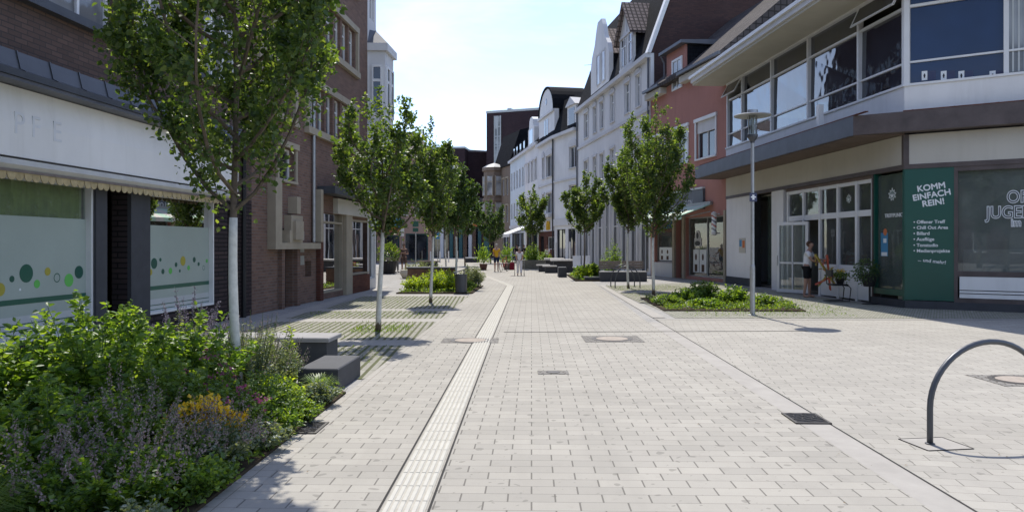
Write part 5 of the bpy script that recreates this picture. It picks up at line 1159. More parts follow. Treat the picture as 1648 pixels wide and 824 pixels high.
S_('sage_plant', 'grey green feathery plant around the foot of the tallest tree', 'plant', -2.68, 7.75, .5, .78, 100, 8200, .045, 'leafD', 31, width=.28, flower=flo('spike', .016, 14, .16, 'mauve'))
S_('sage_plant', 'grey green feathery plant in front of the long grey bench slab', 'plant', -2.72, 8.35, .38, .55, 80, 5200, .045, 'leafD', 32, width=.28, flower=flo('spike', .016, 12, .12, 'mauve'))
S_('sage_plant', 'tall grey green plant with violet flower spikes behind the leafy shrubs', 'plant', -3.9, 9.0, .45, .85, 40, 2200, .05, 'leafD', 33, width=.3, flower=flo('spike', .03, 40, .28, 'purple'))
S_('catmint', 'clump of dusty mauve flower spikes nearest the camera at the paving edge', 'flowering plant', -2.42, 4.55, .46, .40, 46, 4200, .05, 'leafC', 41, flower=flo('spike', .022, 30, .22, 'mauve'))
S_('catmint', 'large clump of mauve flower spikes below the yellow flowers', 'flowering plant', -2.6, 5.2, .48, .50, 46, 4600, .05, 'leafE', 42, flower=flo('spike', .022, 22, .22, 'mauve'))
S_('catmint', 'mauve flower clump spilling towards the kerb right of the yellow flowers', 'flowering plant', -2.18, 5.45, .34, .34, 46, 2400, .042, 'leafD', 43, flower=flo('spike', .02, 40, .2, 'mauve'))
S_('catmint', 'mauve flower clump at the bottom left beside the ornamental grass', 'flowering plant', -2.95, 4.45, .42, .42, 36, 3600, .05, 'leafC', 44, flower=flo('spike', .022, 44, .22, 'mauve'))
S_('catmint', 'dull violet flower clump in front of the dark leafy shrub', 'flowering plant', -3.0, 5.75, .35, .55, 26, 2600, .05, 'leafC', 45, flower=flo('spike', .022, 24, .2, 'mauve'))
S_('coneflower', 'golden yellow flowering plant among the mauve spikes', 'flowering plant', -2.42, 5.85, .27, .42, 60, 1500, .04, 'leafE', 46, flower=flo('head', .04, 20, .035, 'gold'))
S_('coneflower', 'small magenta flowering plant at the right side of the yellow flowers', 'flowering plant', -2.22, 6.15, .26, .44, 30, 1500, .045, 'leafE', 47, flower=flo('head', .024, 12, .022, 'magenta'))
S_('coneflower', 'pale pink flowering plant in front of the feathery grey plant', 'flowering plant', -2.75, 6.75, .3, .62, 30, 1500, .05, 'leafE', 48, flower=flo('head', .022, 12, .02, 'magenta'))
S_('spire_plant', 'left of the two upright bright green leafy spires behind the grey block', 'plant', AT(431, 8.7), 8.7, .07, .68, 5, 420, .075, 'leafF', 51, width=.35, leafy=(.1, 1))
S_('spire_plant', 'right of the two upright bright green leafy spires behind the grey block', 'plant', AT(469, 8.6), 8.6, .07, .70, 5, 420, .075, 'leafF', 52, width=.35, leafy=(.1, 1))
def grass_tuft(label, loc, r, h, n, seed, mat='leafE', group=None, name='ornamental_grass'):
    g = np.random.default_rng(seed); V, Fc = [], []
    a = g.random(n) * 6.283; rr = np.sqrt(g.random(n)); hh = h * (.6 + .5 * g.random(n)); out = r * (.3 + .9 * rr)
    for i in range(n):
        d = np.array([math.cos(a[i]), math.sin(a[i]), 0]); s = np.array([-d[1], d[0], 0]) * .004; b0 = d * .12 * r * rr[i]
        p = [b0, b0 + d * out[i] * .25 + [0, 0, hh[i] * .6], b0 + d * out[i] * .65 + [0, 0, hh[i] * .95], b0 + d * out[i] + [0, 0, hh[i] * .85]]
        k = len(V); V += [p[0] - s, p[0] + s, p[1] + s, p[1] - s, p[2] + s * .7, p[2] - s * .7, p[3] + s * .1, p[3] - s * .1]
        Fc += [(k, k + 1, k + 2, k + 3), (k + 3, k + 2, k + 4, k + 5), (k + 5, k + 4, k + 6, k + 7)]
    o = leafobj(name, [(np.array(V), np.array(Fc))], M[mat], None, loc); tag(o, label, 'grass plant', group); return o
grass_tuft('fine bladed ornamental grass at the bottom left corner of the bed', (-2.95, 4.0, .02), .32, .36, 420, 61)
grass_tuft('arching grass beside the leafy shrub at the left of the bed', (-3.35, 4.3, .02), .32, .4, 420, 62)
grass_tuft('small grass tuft between the low grey block and the kerb', (-2.1, 8.1, .02), .2, .22, 200, 63)
for i, y_ in enumerate((3.7, 4.1, 4.75, 5.05, 6.0, 6.45, 7.0, 7.7)):
    S_('edging_plant', ('first', 'second', 'third', 'fourth', 'fifth', 'sixth', 'seventh', 'eighth')[i] + ' low leafy clump along the kerb of the flower bed, counted from the near end', 'plant', xl(y_) - .09 - .04 * (i % 2), y_, .24, .17 + .05 * (i % 3), 34, 1500, .045, ('leafE', 'leafD', 'leafC')[i % 3], 170 + i, 'low clumps edging the flower bed')
# low cover that fills each bed, one mass per bed
def cover(name, poly, n, size, hmax, mat, seed, label='low dense leafy ground cover'):
    g = np.random.default_rng(seed); xs = [p[0] for p in poly]; ys = [p[1] for p in poly]; P = []
    def inside(x, y):
        c = False; j = len(poly) - 1
        for i in range(len(poly)):
            if (poly[i][1] > y) != (poly[j][1] > y) and x < (poly[j][0] - poly[i][0]) * (y - poly[i][1]) / (poly[j][1] - poly[i][1]) + poly[i][0]: c = not c
            j = i
        return c
    while len(P) < n:
        x, y = g.uniform(min(xs), max(xs)), g.uniform(min(ys), max(ys))
        if inside(x, y): P.append((x, y, .02 + hmax * (.5 + .5 * math.sin(x * 5.1 + seed) * math.cos(y * 4.3)) * g.random()))
    P = np.array(P); o = leafobj(name, [leaves(P, g.normal(size=(n, 3)) * [1, 1, .5] + [0, 0, .7], size * (.6 + .7 * g.random(n)), g, False, .3, .5)], M[mat], None); o['kind'] = 'stuff'; return o
cover('undergrowth', [(-5.3, 2.6), (xl(3) + .01, 2.6), (xl(8) + .01, 8.2), (-2.4, 8.9), (-5.1, 9)], 15000, .05, .2, 'leafE', 71)
cover('undergrowth', [(-3.9, 25.5), (-1.45, 25.5), (-1.3, 29.8), (-3.7, 29.8)], 2600, .08, .2, 'leafE', 72)
cover('undergrowth', [(xr(19) + .65, 18.8), (7.2, 18.6), (7.8, 21.5), (7.5, 22.9), (xr(24) + .7, 23)], 5200, .08, .2, 'leafE', 73)
cover('undergrowth', [(3.0, 34.3), (4.2, 34.3), (4.5, 40.8), (3.1, 40.8)], 1800, .1, .25, 'leafC', 74)
# moss and grass in the joints of the grass pavers
def tufts(name, rects, n, seed, mat='leafE', h=.05):
    g = np.random.default_rng(seed); P = []
    for i in range(n):
        x0, x1, y0, y1 = rects[g.integers(len(rects))]; P.append((g.uniform(x0, x1), g.uniform(y0, y1), .012))
    P = np.array(P); o = leafobj(name, [leaves(P, g.normal(size=(n, 3)) * [.7, .7, .2] + [0, 0, .9], h * (.4 + .9 * g.random(n)), g, False, .3, .3)], M[mat], None); o['kind'] = 'stuff'
tufts('joint_grass', [(-5.0, -1.95, 9.4, 12.2), (-5.0, -1.9, 13.1, 16), (-4.9, -1.8, 17, 18.6), (-4.7, -1.7, 19.6, 24)], 2200, 75, h=.04)
tufts('joint_grass', [(-3.1, -2.0, 14.0, 15.2), (3.9, 7.3, 21.5, 26), (3.8, 6.8, 27, 30.4), (4.2, 8, 17.2, 18.6), (7.4, 8.6, 18.6, 24)], 2600, 76, h=.05)
HG_ = 'bright green cushions of the hedge bed'
for i, (x, y, r, h, lb) in enumerate(((-3.45, 26.6, .55, .55, 'left cushion of the bright green hedge beyond the grass pavers'), (-2.75, 26.9, .7, .78, 'tallest bright green cushion behind the third tree trunk'), (-2.15, 26.6, .55, .60, 'bright green cushion left of the dark waste bin'), (-1.75, 27.4, .45, .34, 'low green cushion right of the waste bin'), (-2.6, 28.2, .7, .75, 'rear bright green cushion in front of the wooden planter'))):
    S_('hedge_plant', lb, 'hedge plant', x, y, r, h, 70, 1900, .075, 'leafF' if i != 3 else 'leafE', 80 + i, HG_)
S_('leafy_shrub', 'feathery pale grass-like shrub between the waste bin and the street', 'shrub', -1.45, 29.0, .45, .8, 50, 1500, .12, 'leafD', 90, width=.15)
S_('leafy_shrub', 'second pale feathery shrub beyond the waste bin', 'shrub', -1.75, 30.6, .5, .85, 50, 1500, .12, 'leafD', 91, width=.15)
for i, (x, y, r, h, lb) in enumerate(((4.25, 20.4, .45, .28, 'low green clump at the left end of the bed by the lamp post'), (4.9, 21.0, .5, .42, 'green clump in front of the right hand tree trunks'), (5.55, 21.5, .55, .62, 'tallest leafy clump left of the lamp post'), (6.1, 20.6, .5, .50, 'leafy clump directly behind the lamp post'), (6.75, 20.0, .42, .30, 'low clump right of the lamp post'), (5.1, 19.6, .5, .26, 'low clump at the front edge of the lamp post bed'))):
    S_('leafy_shrub', lb, 'shrub', x, y, r, h, 60, 1700, .09, ('leafE', 'leafC')[i % 2], 100 + i, 'clumps in the bed by the lamp post')
for i, (x, y, r, h, lb) in enumerate(((3.45, 35.6, .5, .6, 'green clump beside the small grey block on the right'), (3.95, 36.6, .5, .75, 'green clump in front of the white lounge chairs'), (4.1, 38.8, .5, .7, 'farther green clump behind the small grey block'), (3.5, 38.0, .45, .6, 'green clump nearest the concrete table'))):
    S_('leafy_shrub', lb, 'shrub', x, y, r, h, 50, 1400, .12, ('leafF', 'leafC')[i % 2], 110 + i, 'clumps beside the concrete tables')
S_('leafy_shrub', 'tall wispy shrub behind the wooden backrest bench', 'shrub', AT(985, 38), 38, .6, 1.9, 40, 1200, .14, 'leafC', 120, width=.3)

# ------------------------------------------------------------------ benches and blocks
def block(label, cx, cy, lx, ly, h, rz=0, mat='concdark', name='concrete_block', cat='block seat', group=None, z0=0):
    mb = MB(); mb.rbox(cx, cy, lx, ly, z0, h, rz, .012); o = obj(name, mb, M[mat], loc=(cx, cy, 0)); return tag(o, label, cat, group)
block('low dark grey concrete block between the flower bed and the street kerb', -2.17, 8.93, .46, 1.02, .26, R(-2.5))
t = thing('slab_bench', 'long pale slab bench with dark base behind the low grey block', 'bench', (-3.3, 10.6, 0))
mb = MB(); mb.rbox(-3.5, 10.4, 2.1, .62, .345, .405, R(-3), .012); obj('seat', mb, plain('grey_slab', (.30, .29, .28), .8, .3, var=.12, scale=4), t)
mb = MB(); mb.rbox(-2.80, 10.35, .62, .52, 0, .345, R(-3)); obj('leg', mb, M['concdark'], t); mb = MB(); mb.rbox(-4.15, 10.45, .62, .52, 0, .345, R(-3)); obj('leg', mb, M['concdark'], t)
t = thing('park_bench', 'long bench with grey wooden backrest slats on a dark concrete base, on the right', 'bench', (5.1, 34.3, 0))
mb = MB(); mb.rbox(5.1, 34.4, 2.15, .6, 0, .42, 0, .01); obj('base', mb, M['concdark'], t)
mb = MB(); [mb.rbox(5.1, 34.16 + k * .16, 2.1, .13, .425, .465) for k in range(4)]; obj('seat', mb, M['conclight'], t)
for s_ in (4.55, 5.62):
    mb = MB(); [mb.rbox(s_, 34.72 + k * .01, 1.0, .04, .55 + k * .13, .665 + k * .13) for k in range(3)]; obj('backrest', mb, M['wood'], t)
mb = MB(); [mb.rbox(x_, 34.77, .05, .05, .42, .93) for x_ in (4.15, 4.95, 5.25, 6.0)]; obj('frame', mb, M['galv'], t)
block('low step-like dark block at the left end of the backrest bench', 3.72, 34.7, .75, .8, .2, 0)
block('small dark cube shaped block at the street edge near the green clumps', 2.62, 39.0, .42, 1.0, .52, 0, name='concrete_block')
t = thing('concrete_table', 'dark concrete table with pale top in front of the white house', 'table', (3.3, 45.5, 0))
mb = MB(); mb.rbox(3.2, 45.5, 1.7, 1.0, .70, .80, 0, .02); obj('tabletop', mb, M['conclight'], t); mb = MB(); mb.rbox(3.25, 45.6, 1.45, .8, 0, .70); obj('base', mb, M['concdark'], t)
t = thing('concrete_table', 'second concrete table right behind the first, towards the ornate house', 'table', (2.6, 48.5, 0))
mb = MB(); mb.rbox(2.75, 48.5, 1.3, 1.0, .70, .82, 0, .02); obj('tabletop', mb, M['conclight'], t); mb = MB(); mb.rbox(2.75, 48.6, 1.1, .8, 0, .70); obj('base', mb, M['concdark'], t)
for i, (x, y, lb) in enumerate(((2.25, 44.6, 'nearer pale topped stool block left of the concrete tables'), (1.95, 46.8, 'farther pale topped stool block left of the concrete tables'))):
    t = thing('stool_block', lb, 'stool', (x, y, 0), 'stools at the concrete tables'); mb = MB(); mb.rbox(x, y, .85, .5, .38, .45, 0, .01); obj('seat', mb, M['conclight'], t); mb = MB(); mb.rbox(x + .05, y + .05, .65, .4, 0, .38); obj('base', mb, M['concdark'], t)
t = thing('stone_planter', 'long low stone planter with bushes around the slim dark tree', 'planter', (1.6, 53, 0))
mb = MB(); mb.rbox(1.55, 53, 2.0, 2.2, 0, .62, 0, .02); obj('box', mb, plain('mossy_stone', (.20, .19, .15), .9, .2, var=.3, scale=5, bump=.2), t)
S_('leafy_shrub', 'loose green bush growing in the long stone planter', 'shrub', 1.5, 52.8, .8, 1.75, 70, 1800, .16, 'leafC', 130, width=.3); S_('leafy_shrub', 'darker bush at the right end of the long stone planter', 'shrub', 2.4, 53.4, .5, 1.3, 40, 900, .16, 'leafE', 131)
t = thing('wooden_planter', 'dark wooden planter box behind the bright green hedge', 'planter', (-3.6, 31.8, 0))
mb = MB()
for k in range(5): mb.rbox(-3.4, 31.8, 2.0, .9, .02 + k * .13, .14 + k * .13)
mb.rbox(-3.4, 31.8, 1.96, .86, 0, .66); obj('box', mb, plain('brown_planks', (.13, .075, .05), .8, .2, var=.3, scale=5), t)
mb = MB(); mb.rbox(-3.4, 31.8, 2.08, .98, .665, .73, 0, .01); obj('rim', mb, M['black'], t)
S_('leafy_shrub', 'low mixed plants growing in the dark wooden planter box', 'plant', -3.4, 31.8, .7, .95, 40, 900, .1, 'leafD', 132)
t = thing('round_planter', 'round pale stone planter with grasses near the two standing people', 'planter', (-5.5, 37, 0))
mb = MB(); mb.lathe([(.75, 0), (.9, .25), (.85, .42), (.7, .42), (.68, .3)], -4.75, 37.5, 0, 18); obj('bowl', mb, M['cream'], t)
S_('leafy_shrub', 'grasses spilling out of the round pale planter', 'plant', -4.75, 37.5, .8, .9, 60, 1200, .14, 'leafD', 133, width=.15)
t = thing('plant_tub', 'dark tub with a dense round bush beside the shop fronts on the left', 'potted plant', (-7.3, 44, 0))
mb = MB(); mb.lathe([(.38, 0), (.5, .75), (.44, .75), (.42, .6)], AT(625, 43.5), 43.5, 0, 16); obj('tub', mb, M['black'], t)
g = np.random.default_rng(134); n_ = 900; P = g.normal(size=(n_, 3)); P /= np.linalg.norm(P, axis=1, keepdims=True); P *= (.35 + .3 * g.random((n_, 1))); leafobj('foliage', [leaves(P + [AT(625, 43.5) + 7.3, -.5, 1.15], P + [0, 0, .3], .14 * (.6 + .6 * g.random(n_)), g, False)], M['leafA'], t)
t = thing('waste_bin', 'dark slim waste bin with a slanted lid in front of the hedge', 'waste bin', (AT(742, 26.2), 26.2, 0))
x_ = AT(742, 25.6); mb = MB(); mb.lathe([(.17, 0), (.17, .04), (.2, .05), (.21, .66), (.17, .66)], x_, 25.6, 0, 20); obj('body', mb, M['dkmetal'], t, smooth=False)
mb = MB(); mb.prism([(x_ - .24, 25.38, .68), (x_ + .24, 25.38, .86), (x_ + .26, 25.38, .92), (x_ - .02, 25.38, .76), (x_ - .26, 25.38, .73)], (0, .44, 0)); mb.tube([(x_ + .1, 25.6, .5), (x_ + .1, 25.6, .82)], .02); obj('lid', mb, M['steel'], t)
# white lounge chairs
for i, (px, lb) in enumerate(((929, 'left of the two white lounge chairs in front of the arcade'), (944, 'right of the two white lounge chairs in front of the arcade'))):
    x, y = AT(px, 43), 43; t = thing('lounge_chair', lb, 'chair', (x, y, 0), 'white lounge chairs')
    mb = MB(); mb.rbox(x, y, .5, .5, .36, .42); obj('seat', mb, M['trimw'], t)
    mb = MB(); mb.prism([(x - .22, y + .22, .42), (x + .2, y + .22, .42), (x + .24, y + .42, 1.05), (x - .24, y + .42, 1.05)], (0, .05, 0)); obj('backrest', mb, M['trimw'], t)
    for sx in (-.2, .2):
        for sy in (-.2, .2): mb = MB(); mb.tube([(x + sx, y + sy, 0), (x + sx, y + sy, .36)], .018, 6); obj('leg', mb, M['black'], t)

# ------------------------------------------------------------------ bicycle stands
def hoop(name, label, a, bb, h, leg, r, mat, group=None, plate=True, curve=1.0):
    t = thing(name, label, 'bicycle stand', (*a, 0), group); A, B_ = Vector((*a, 0)), Vector((*bb, 0)); m = (A + B_) / 2; hv = (B_ - A) / 2
    pts = [A + Vector((0, 0, -.01)), A + Vector((0, 0, leg * .5))] + [m - hv * math.cos(math.pi * k / 24) + Vector((0, 0, leg + (h - leg) * math.sin(math.pi * k / 24))) for k in range(25)] + [B_ + Vector((0, 0, leg * .5)), B_ + Vector((0, 0, -.01))]
    mb = MB(); mb.tube(pts, r, 12); obj('tube', mb, M[mat], t, smooth=True)
    if plate:
        for p in (A, B_): mb = MB(); mb.lathe([(r * 1.6, 0), (r * 1.6, .012), (r * 1.02, .016)], p.x, p.y, 0, 14); obj('base_ring', mb, M[mat], t)
    return t
hoop('bicycle_stand', 'grey curved bicycle hoop cut by the right edge of the picture', (3.47, 6.19), (4.72, 6.60), .825, .30, .024, 'steel')
hoop('bicycle_stand', 'rear of the two curved bicycle stands beside the backrest bench', (AT(983, 29.7), 29.7), (AT(1021, 29.7), 29.7), .88, .2, .022, 'steel', 'pair of bicycle stands by the bench')
hoop('bicycle_stand', 'front of the two curved bicycle stands beside the backrest bench', (AT(990, 28.8), 28.8), (AT(1030, 28.8), 28.8), .86, .2, .022, 'steel', 'pair of bicycle stands by the bench')

# ------------------------------------------------------------------ street lamps
def lamp(label, x, y, sc=1.0, sign=True):
    t = thing('street_lamp', label, 'street lamp', (x, y, 0), 'street lamps with disc tops')
    mb = MB(); mb.lathe([(.10, 0), (.10, .02), (.06, .03), (.06, 1.15), (.045, 1.2), (.040, 4.1)], x, y, 0, 16); obj('pole', mb, M['galv'], t, smooth=False)
    mb = MB(); mb.lathe([(.045, 4.06), (.05, 4.1), (.12, 4.2), (.125, 4.26), (.03, 4.27)], x, y, 0, 18); obj('lamp_base', mb, M['dkmetal'], t)
    mb = MB(); mb.lathe([(.108, 4.262), (.108, 4.72)], x, y, 0, 20); obj('glass_cylinder', mb, glass('lamp_glass', (.8, .82, .8), 1.0), t)
    mb = MB(); [mb.tube([(x + .118 * math.cos(k * 1.571 + .4), y + .118 * math.sin(k * 1.571 + .4), 4.25), (x + .118 * math.cos(k * 1.571 + .4), y + .118 * math.sin(k * 1.571 + .4), 4.72)], .008, 5) for k in range(4)]; mb.lathe([(.05, 4.27), (.05, 4.62), (.03, 4.66)], x, y, 0, 10); obj('lamp_rods', mb, M['galv'], t)
    mb = MB(); mb.lathe([(.1, 4.705), (.42, 4.69), (.43, 4.705), (.42, 4.72), (.13, 4.75), (.12, 4.84), (.02, 4.85)], x, y, 0, 28); obj('disc_reflector', mb, M['galv'], t)
    if sign:
        mb = MB(); mb.rbox(x - .0, y - .055, .17, .02, 2.68, 2.88); s_ = obj('small_sign', mb, M['bluep'], t); mb = MB(); mb.rbox(x, y - .067, .05, .004, 2.72, 2.84); mb.rbox(x, y - .070, .12, .004, 2.77, 2.80); obj('sign_mark', mb, M['wtxt'], s_)
        mb = MB(); mb.rbox(x, y - .065, .05, .03, .88, 1.02); obj('access_door', mb, M['galv'], t)
    return t
lamp('tall galvanised street lamp with glass cylinder and disc, in front of the youth centre', *G(1211, 507.5))
lamp('distant street lamp with disc top in front of the white arcade house', AT(978, 46), 46, sign=False)

# ------------------------------------------------------------------ covers, grates
def cover_round(label, x, y, r, w_, dd, rzz=0):
    t = thing('manhole_cover', label, 'manhole cover', (x, y, 0))
    mb = MB(); mb.rbox(x, y, w_, dd, -.02, .005, rzz); obj('setting_stones', mb, M['setts'], t)
    mb = MB(); mb.lathe([(r + .05, .0), (r + .05, .009), (r, .010), (r - .01, .006)], x, y, 0, 32); obj('ring', mb, M['iron'], t)
    mb = MB(); mb.lathe([(r - .03, .004), (r - .03, .0115), (.02, .0125)], x, y, 0, 28); obj('lid', mb, plain('concrete_lid', (.36, .31, .26), .9, .2, var=.2, scale=12), t)
cover_round('round manhole cover lying across the tactile strip', *G(757, 548), .30, .98, .62)
cover_round('round manhole cover in a rectangle of small stones, mid street', *G(985, 545.5), .31, 1.02, .86)
t = thing('valve_cover', 'small rectangular cover in the middle of the street', 'utility cover', (*G(890, 599), 0))
x, y = G(890, 599.5); mb = MB(); mb.rbox(x, y, .40, .26, -.02, .006); obj('frame', mb, M['setts'], t); mb = MB(); mb.lathe([(.09, .006), (.09, .012), (.07, .013)], x, y, 0, 16); obj('lid', mb, M['iron'], t)
x, y = G(1640, 612); cover_round('manhole cover at the right edge beyond the big bicycle hoop', x, y, .28, .85, .75)
t = thing('utility_cover', 'square stone filled cover at the lower right edge of the picture', 'utility cover', (4.0, 4.95, 0)); mb = MB(); mb.rbox(4.12, 5.0, .62, .5, -.02, .006, R(8)); obj('frame', mb, M['iron'], t); mb = MB(); mb.rbox(4.12, 5.0, .58, .46, 0, .010, R(8)); obj('lid', mb, M['band'], t)
for lb, px, py, w_, d_, rz_ in (('patterned cast iron drain grate on the street edge line at the right', 1297, 674, .33, .42, R(-2)), ('patterned cast iron drain grate at the kerb of the flower bed', 493, 689, .30, .42, R(-2))):
    x, y = G(px, py); t = thing('drain_grate', lb, 'drain grate', (x, y, 0), 'cast iron drain grates')
    mb = MB(); mb.rbox(x, y, w_, d_, -.03, .005, rz_); obj('pit', mb, M['black'], t)
    mb = MB(); c, s = math.cos(rz_), math.sin(rz_); rr = random.Random(px)
    def T(a, b_): return (x + a * c - b_ * s, y + a * s + b_ * c, .008)
    for s_ in (-1, 1): mb.rbox(x + s_ * (w_ / 2 - .012) * c, y + s_ * (w_ / 2 - .012) * s, .024, d_, .001, .013, rz_); mb.rbox(x - s_ * (d_ / 2 - .012) * s, y + s_ * (d_ / 2 - .012) * c, w_, .024, .001, .0125, rz_)
    for k in range(9):
        y0 = -d_ / 2 + .03 + k * (d_ - .06) / 8; mb.tube([T(-w_ / 2 + .02 + q * (w_ - .04) / 8, y0 + .014 * math.sin(q * 1.7 + k * 2.2)) for q in range(9)], .0065, 4)
    for k in range(7):
        x0 = -w_ / 2 + .04 + k * (w_ - .08) / 6; y0 = rr.uniform(-d_ / 2 + .05, d_ / 2 - .12); mb.tube([T(x0, y0), T(x0 + .012, y0 + .08)], .0065, 4)
    obj('grille', mb, M['iron'], t)
# square setting stones at the hoop foot
t = thing('foot_paving', 'rough square paving stone around the foot of the large bicycle hoop', 'paving stone', (3.47, 6.2, 0)); mb = MB(); mb.rbox(3.52, 6.2, .40, .36, -.02, .004, R(8)); obj('stone', mb, M['band'], t); mb = MB()
for s_ in (-1, 1): mb.rbox(3.52 + s_ * .2, 6.2 + s_ * .028, .012, .36, 0, .0055, R(8)); mb.rbox(3.52 - s_ * .025, 6.2 + s_ * .18, .40, .012, 0, .0056, R(8))
obj('joint', mb, M['gap'], t)

# ------------------------------------------------------------------ signs, bollards, far furniture
for px, d, h, lb, m in ((669, 40, 3.0, 'slim sign post with two small square signs near the standing people', 'tealgreen'), (647, 52, 2.9, 'slim sign post with a white square sign by the peach house', 'wtxt'), (695.5 + 9, 62, 2.8, 'far slim sign post in front of the shopping centre', 'blue')):
    x = AT(px, d); t = thing('sign_post', lb, 'sign post', (x, d, 0), 'sign posts on the left'); mb = MB(); mb.tube([(x, d, 0), (x, d, h)], .035, 8); obj('pole', mb, M['galv'], t)
    mb = MB(); mb.rbox(x, d - .05, .32, .02, h - .36, h - .06); mb.rbox(x, d - .052, .3, .02, h - .62, h - .42); obj('sign', mb, M[m], t)
for i, (px, d) in enumerate(((895, 56), (917, 50), (693, 70), (708, 72), (722, 74), (736, 76))):
    x = AT(px, d); t = thing('bollard', ('tall white post left of the white lounge chairs, by the restaurant', 'tall white post in front of the first arcade bays', 'first pale bollard in front of the shopping centre, leftmost', 'second pale bollard from the left by the shopping centre', 'third pale bollard from the left by the shopping centre', 'rightmost pale bollard by the shopping centre')[i], 'bollard', (x, d, 0), 'pale posts'); mb = MB(); hh = 1.9 if i < 2 else 1.1; mb.lathe([(.07, 0), (.06, hh - .06), (.03, hh)], x, d, 0, 10); obj('post', mb, M['trimw'], t)
aw = thing('cafe_awning', 'white awning stretched over the shaded cafe seats in the distance', 'awning', (.5, 72, 3))
Wc = EW; mb = MB(); mb.prism([EW.pt(.3, .1, 3.75), EW.pt(.3, 2.7, 2.75), EW.pt(.3, 2.7, 2.65), EW.pt(.3, .1, 3.65)], EW.e * 6.6); mb.wb(EW, .3, 6.9, 2.7, 2.73, 2.45, 2.74); obj('cloth', mb, M['trimw'], aw)
mb = MB(); mb.tube([EW.pt(.5, .1, 3.3), EW.pt(.5, 2.6, 2.75)], .04); mb.tube([EW.pt(6.6, .1, 3.3), EW.pt(6.6, 2.6, 2.75)], .04); obj('arm', mb, M['galv'], aw)
# potted plants near the walkers
for i, (px, d, lb) in enumerate(((778, 50, 'leafy plant in a red tub left of the man in the yellow shirt'), (816, 51, 'leafy plant in a red tub right of the man in the yellow shirt'))):
    x = AT(px, d); t = thing('potted_plant', lb, 'potted plant', (x, d, 0), 'plants in red tubs'); mb = MB(); mb.lathe([(.2, 0), (.28, .42), (.24, .42), (.22, .34)], x, d, 0, 14); obj('pot', mb, M['terra'], t)
    g = np.random.default_rng(140 + i); n_ = 420; P = g.normal(size=(n_, 3)) * [.2, .2, .3] + [0, 0, .9]; P[:, 2] = np.clip(P[:, 2], .45, 2); leafobj('foliage', [leaves(P, P * [1, 1, 0] + g.normal(size=(n_, 3)) * .3 + [0, 0, .8], .2 * (.6 + .6 * g.random(n_)), g, False, .3, .3)], M['leafC'], t)
    mb = MB(); mb.tube([(x, d, .4), (x, d, 1.3)], .015, 5); obj('stem', mb, M['stem'], t)
for i, (px, d) in enumerate(((690, 56), (760, 72))):
    x = AT(px, d); t = thing('bench', ('far bench left of the street behind the wooden planter', 'far pale seat at the end of the street, left of the walkers')[i], 'bench', (x, d, 0)); mb = MB(); mb.rbox(x, d, 1.6, .5, .4, .5); obj('seat', mb, M['wood'] if i == 0 else M['trimw'], t); mb = MB(); mb.rbox(x, d, 1.3, .35, 0, .4); obj('base', mb, M['concdark'], t)

# ------------------------------------------------------------------ people
def skin_mesh(name, verts, edges, radii, root, mats, parent, sub=2, smooth=True):
    me = bpy.data.meshes.new(name + '_cage'); me.from_pydata(verts, edges, []); me.update(); o = bpy.data.objects.new(name, me); COL.objects.link(o)
    sm = o.modifiers.new('Skin', 'SKIN'); sm.use_smooth_shade = True; sv = me.skin_vertices[0].data
    for i, r in enumerate(radii): sv[i].radius = (r, r) if not isinstance(r, tuple) else r; sv[i].use_root = (i == root)
    ss = o.modifiers.new('Sub', 'SUBSURF'); ss.levels = sub; ss.render_levels = sub
    bpy.context.view_layer.update(); dg = bpy.context.evaluated_depsgraph_get(); m2 = bpy.data.meshes.new_from_object(o.evaluated_get(dg)); m2.name = name
    bpy.data.objects.remove(o); bpy.data.meshes.remove(me)
    mb = MB(); mb.add([v.co.copy() for v in m2.vertices], [tuple(p.vertices) for p in m2.polygons]); bpy.data.meshes.remove(m2); return mb
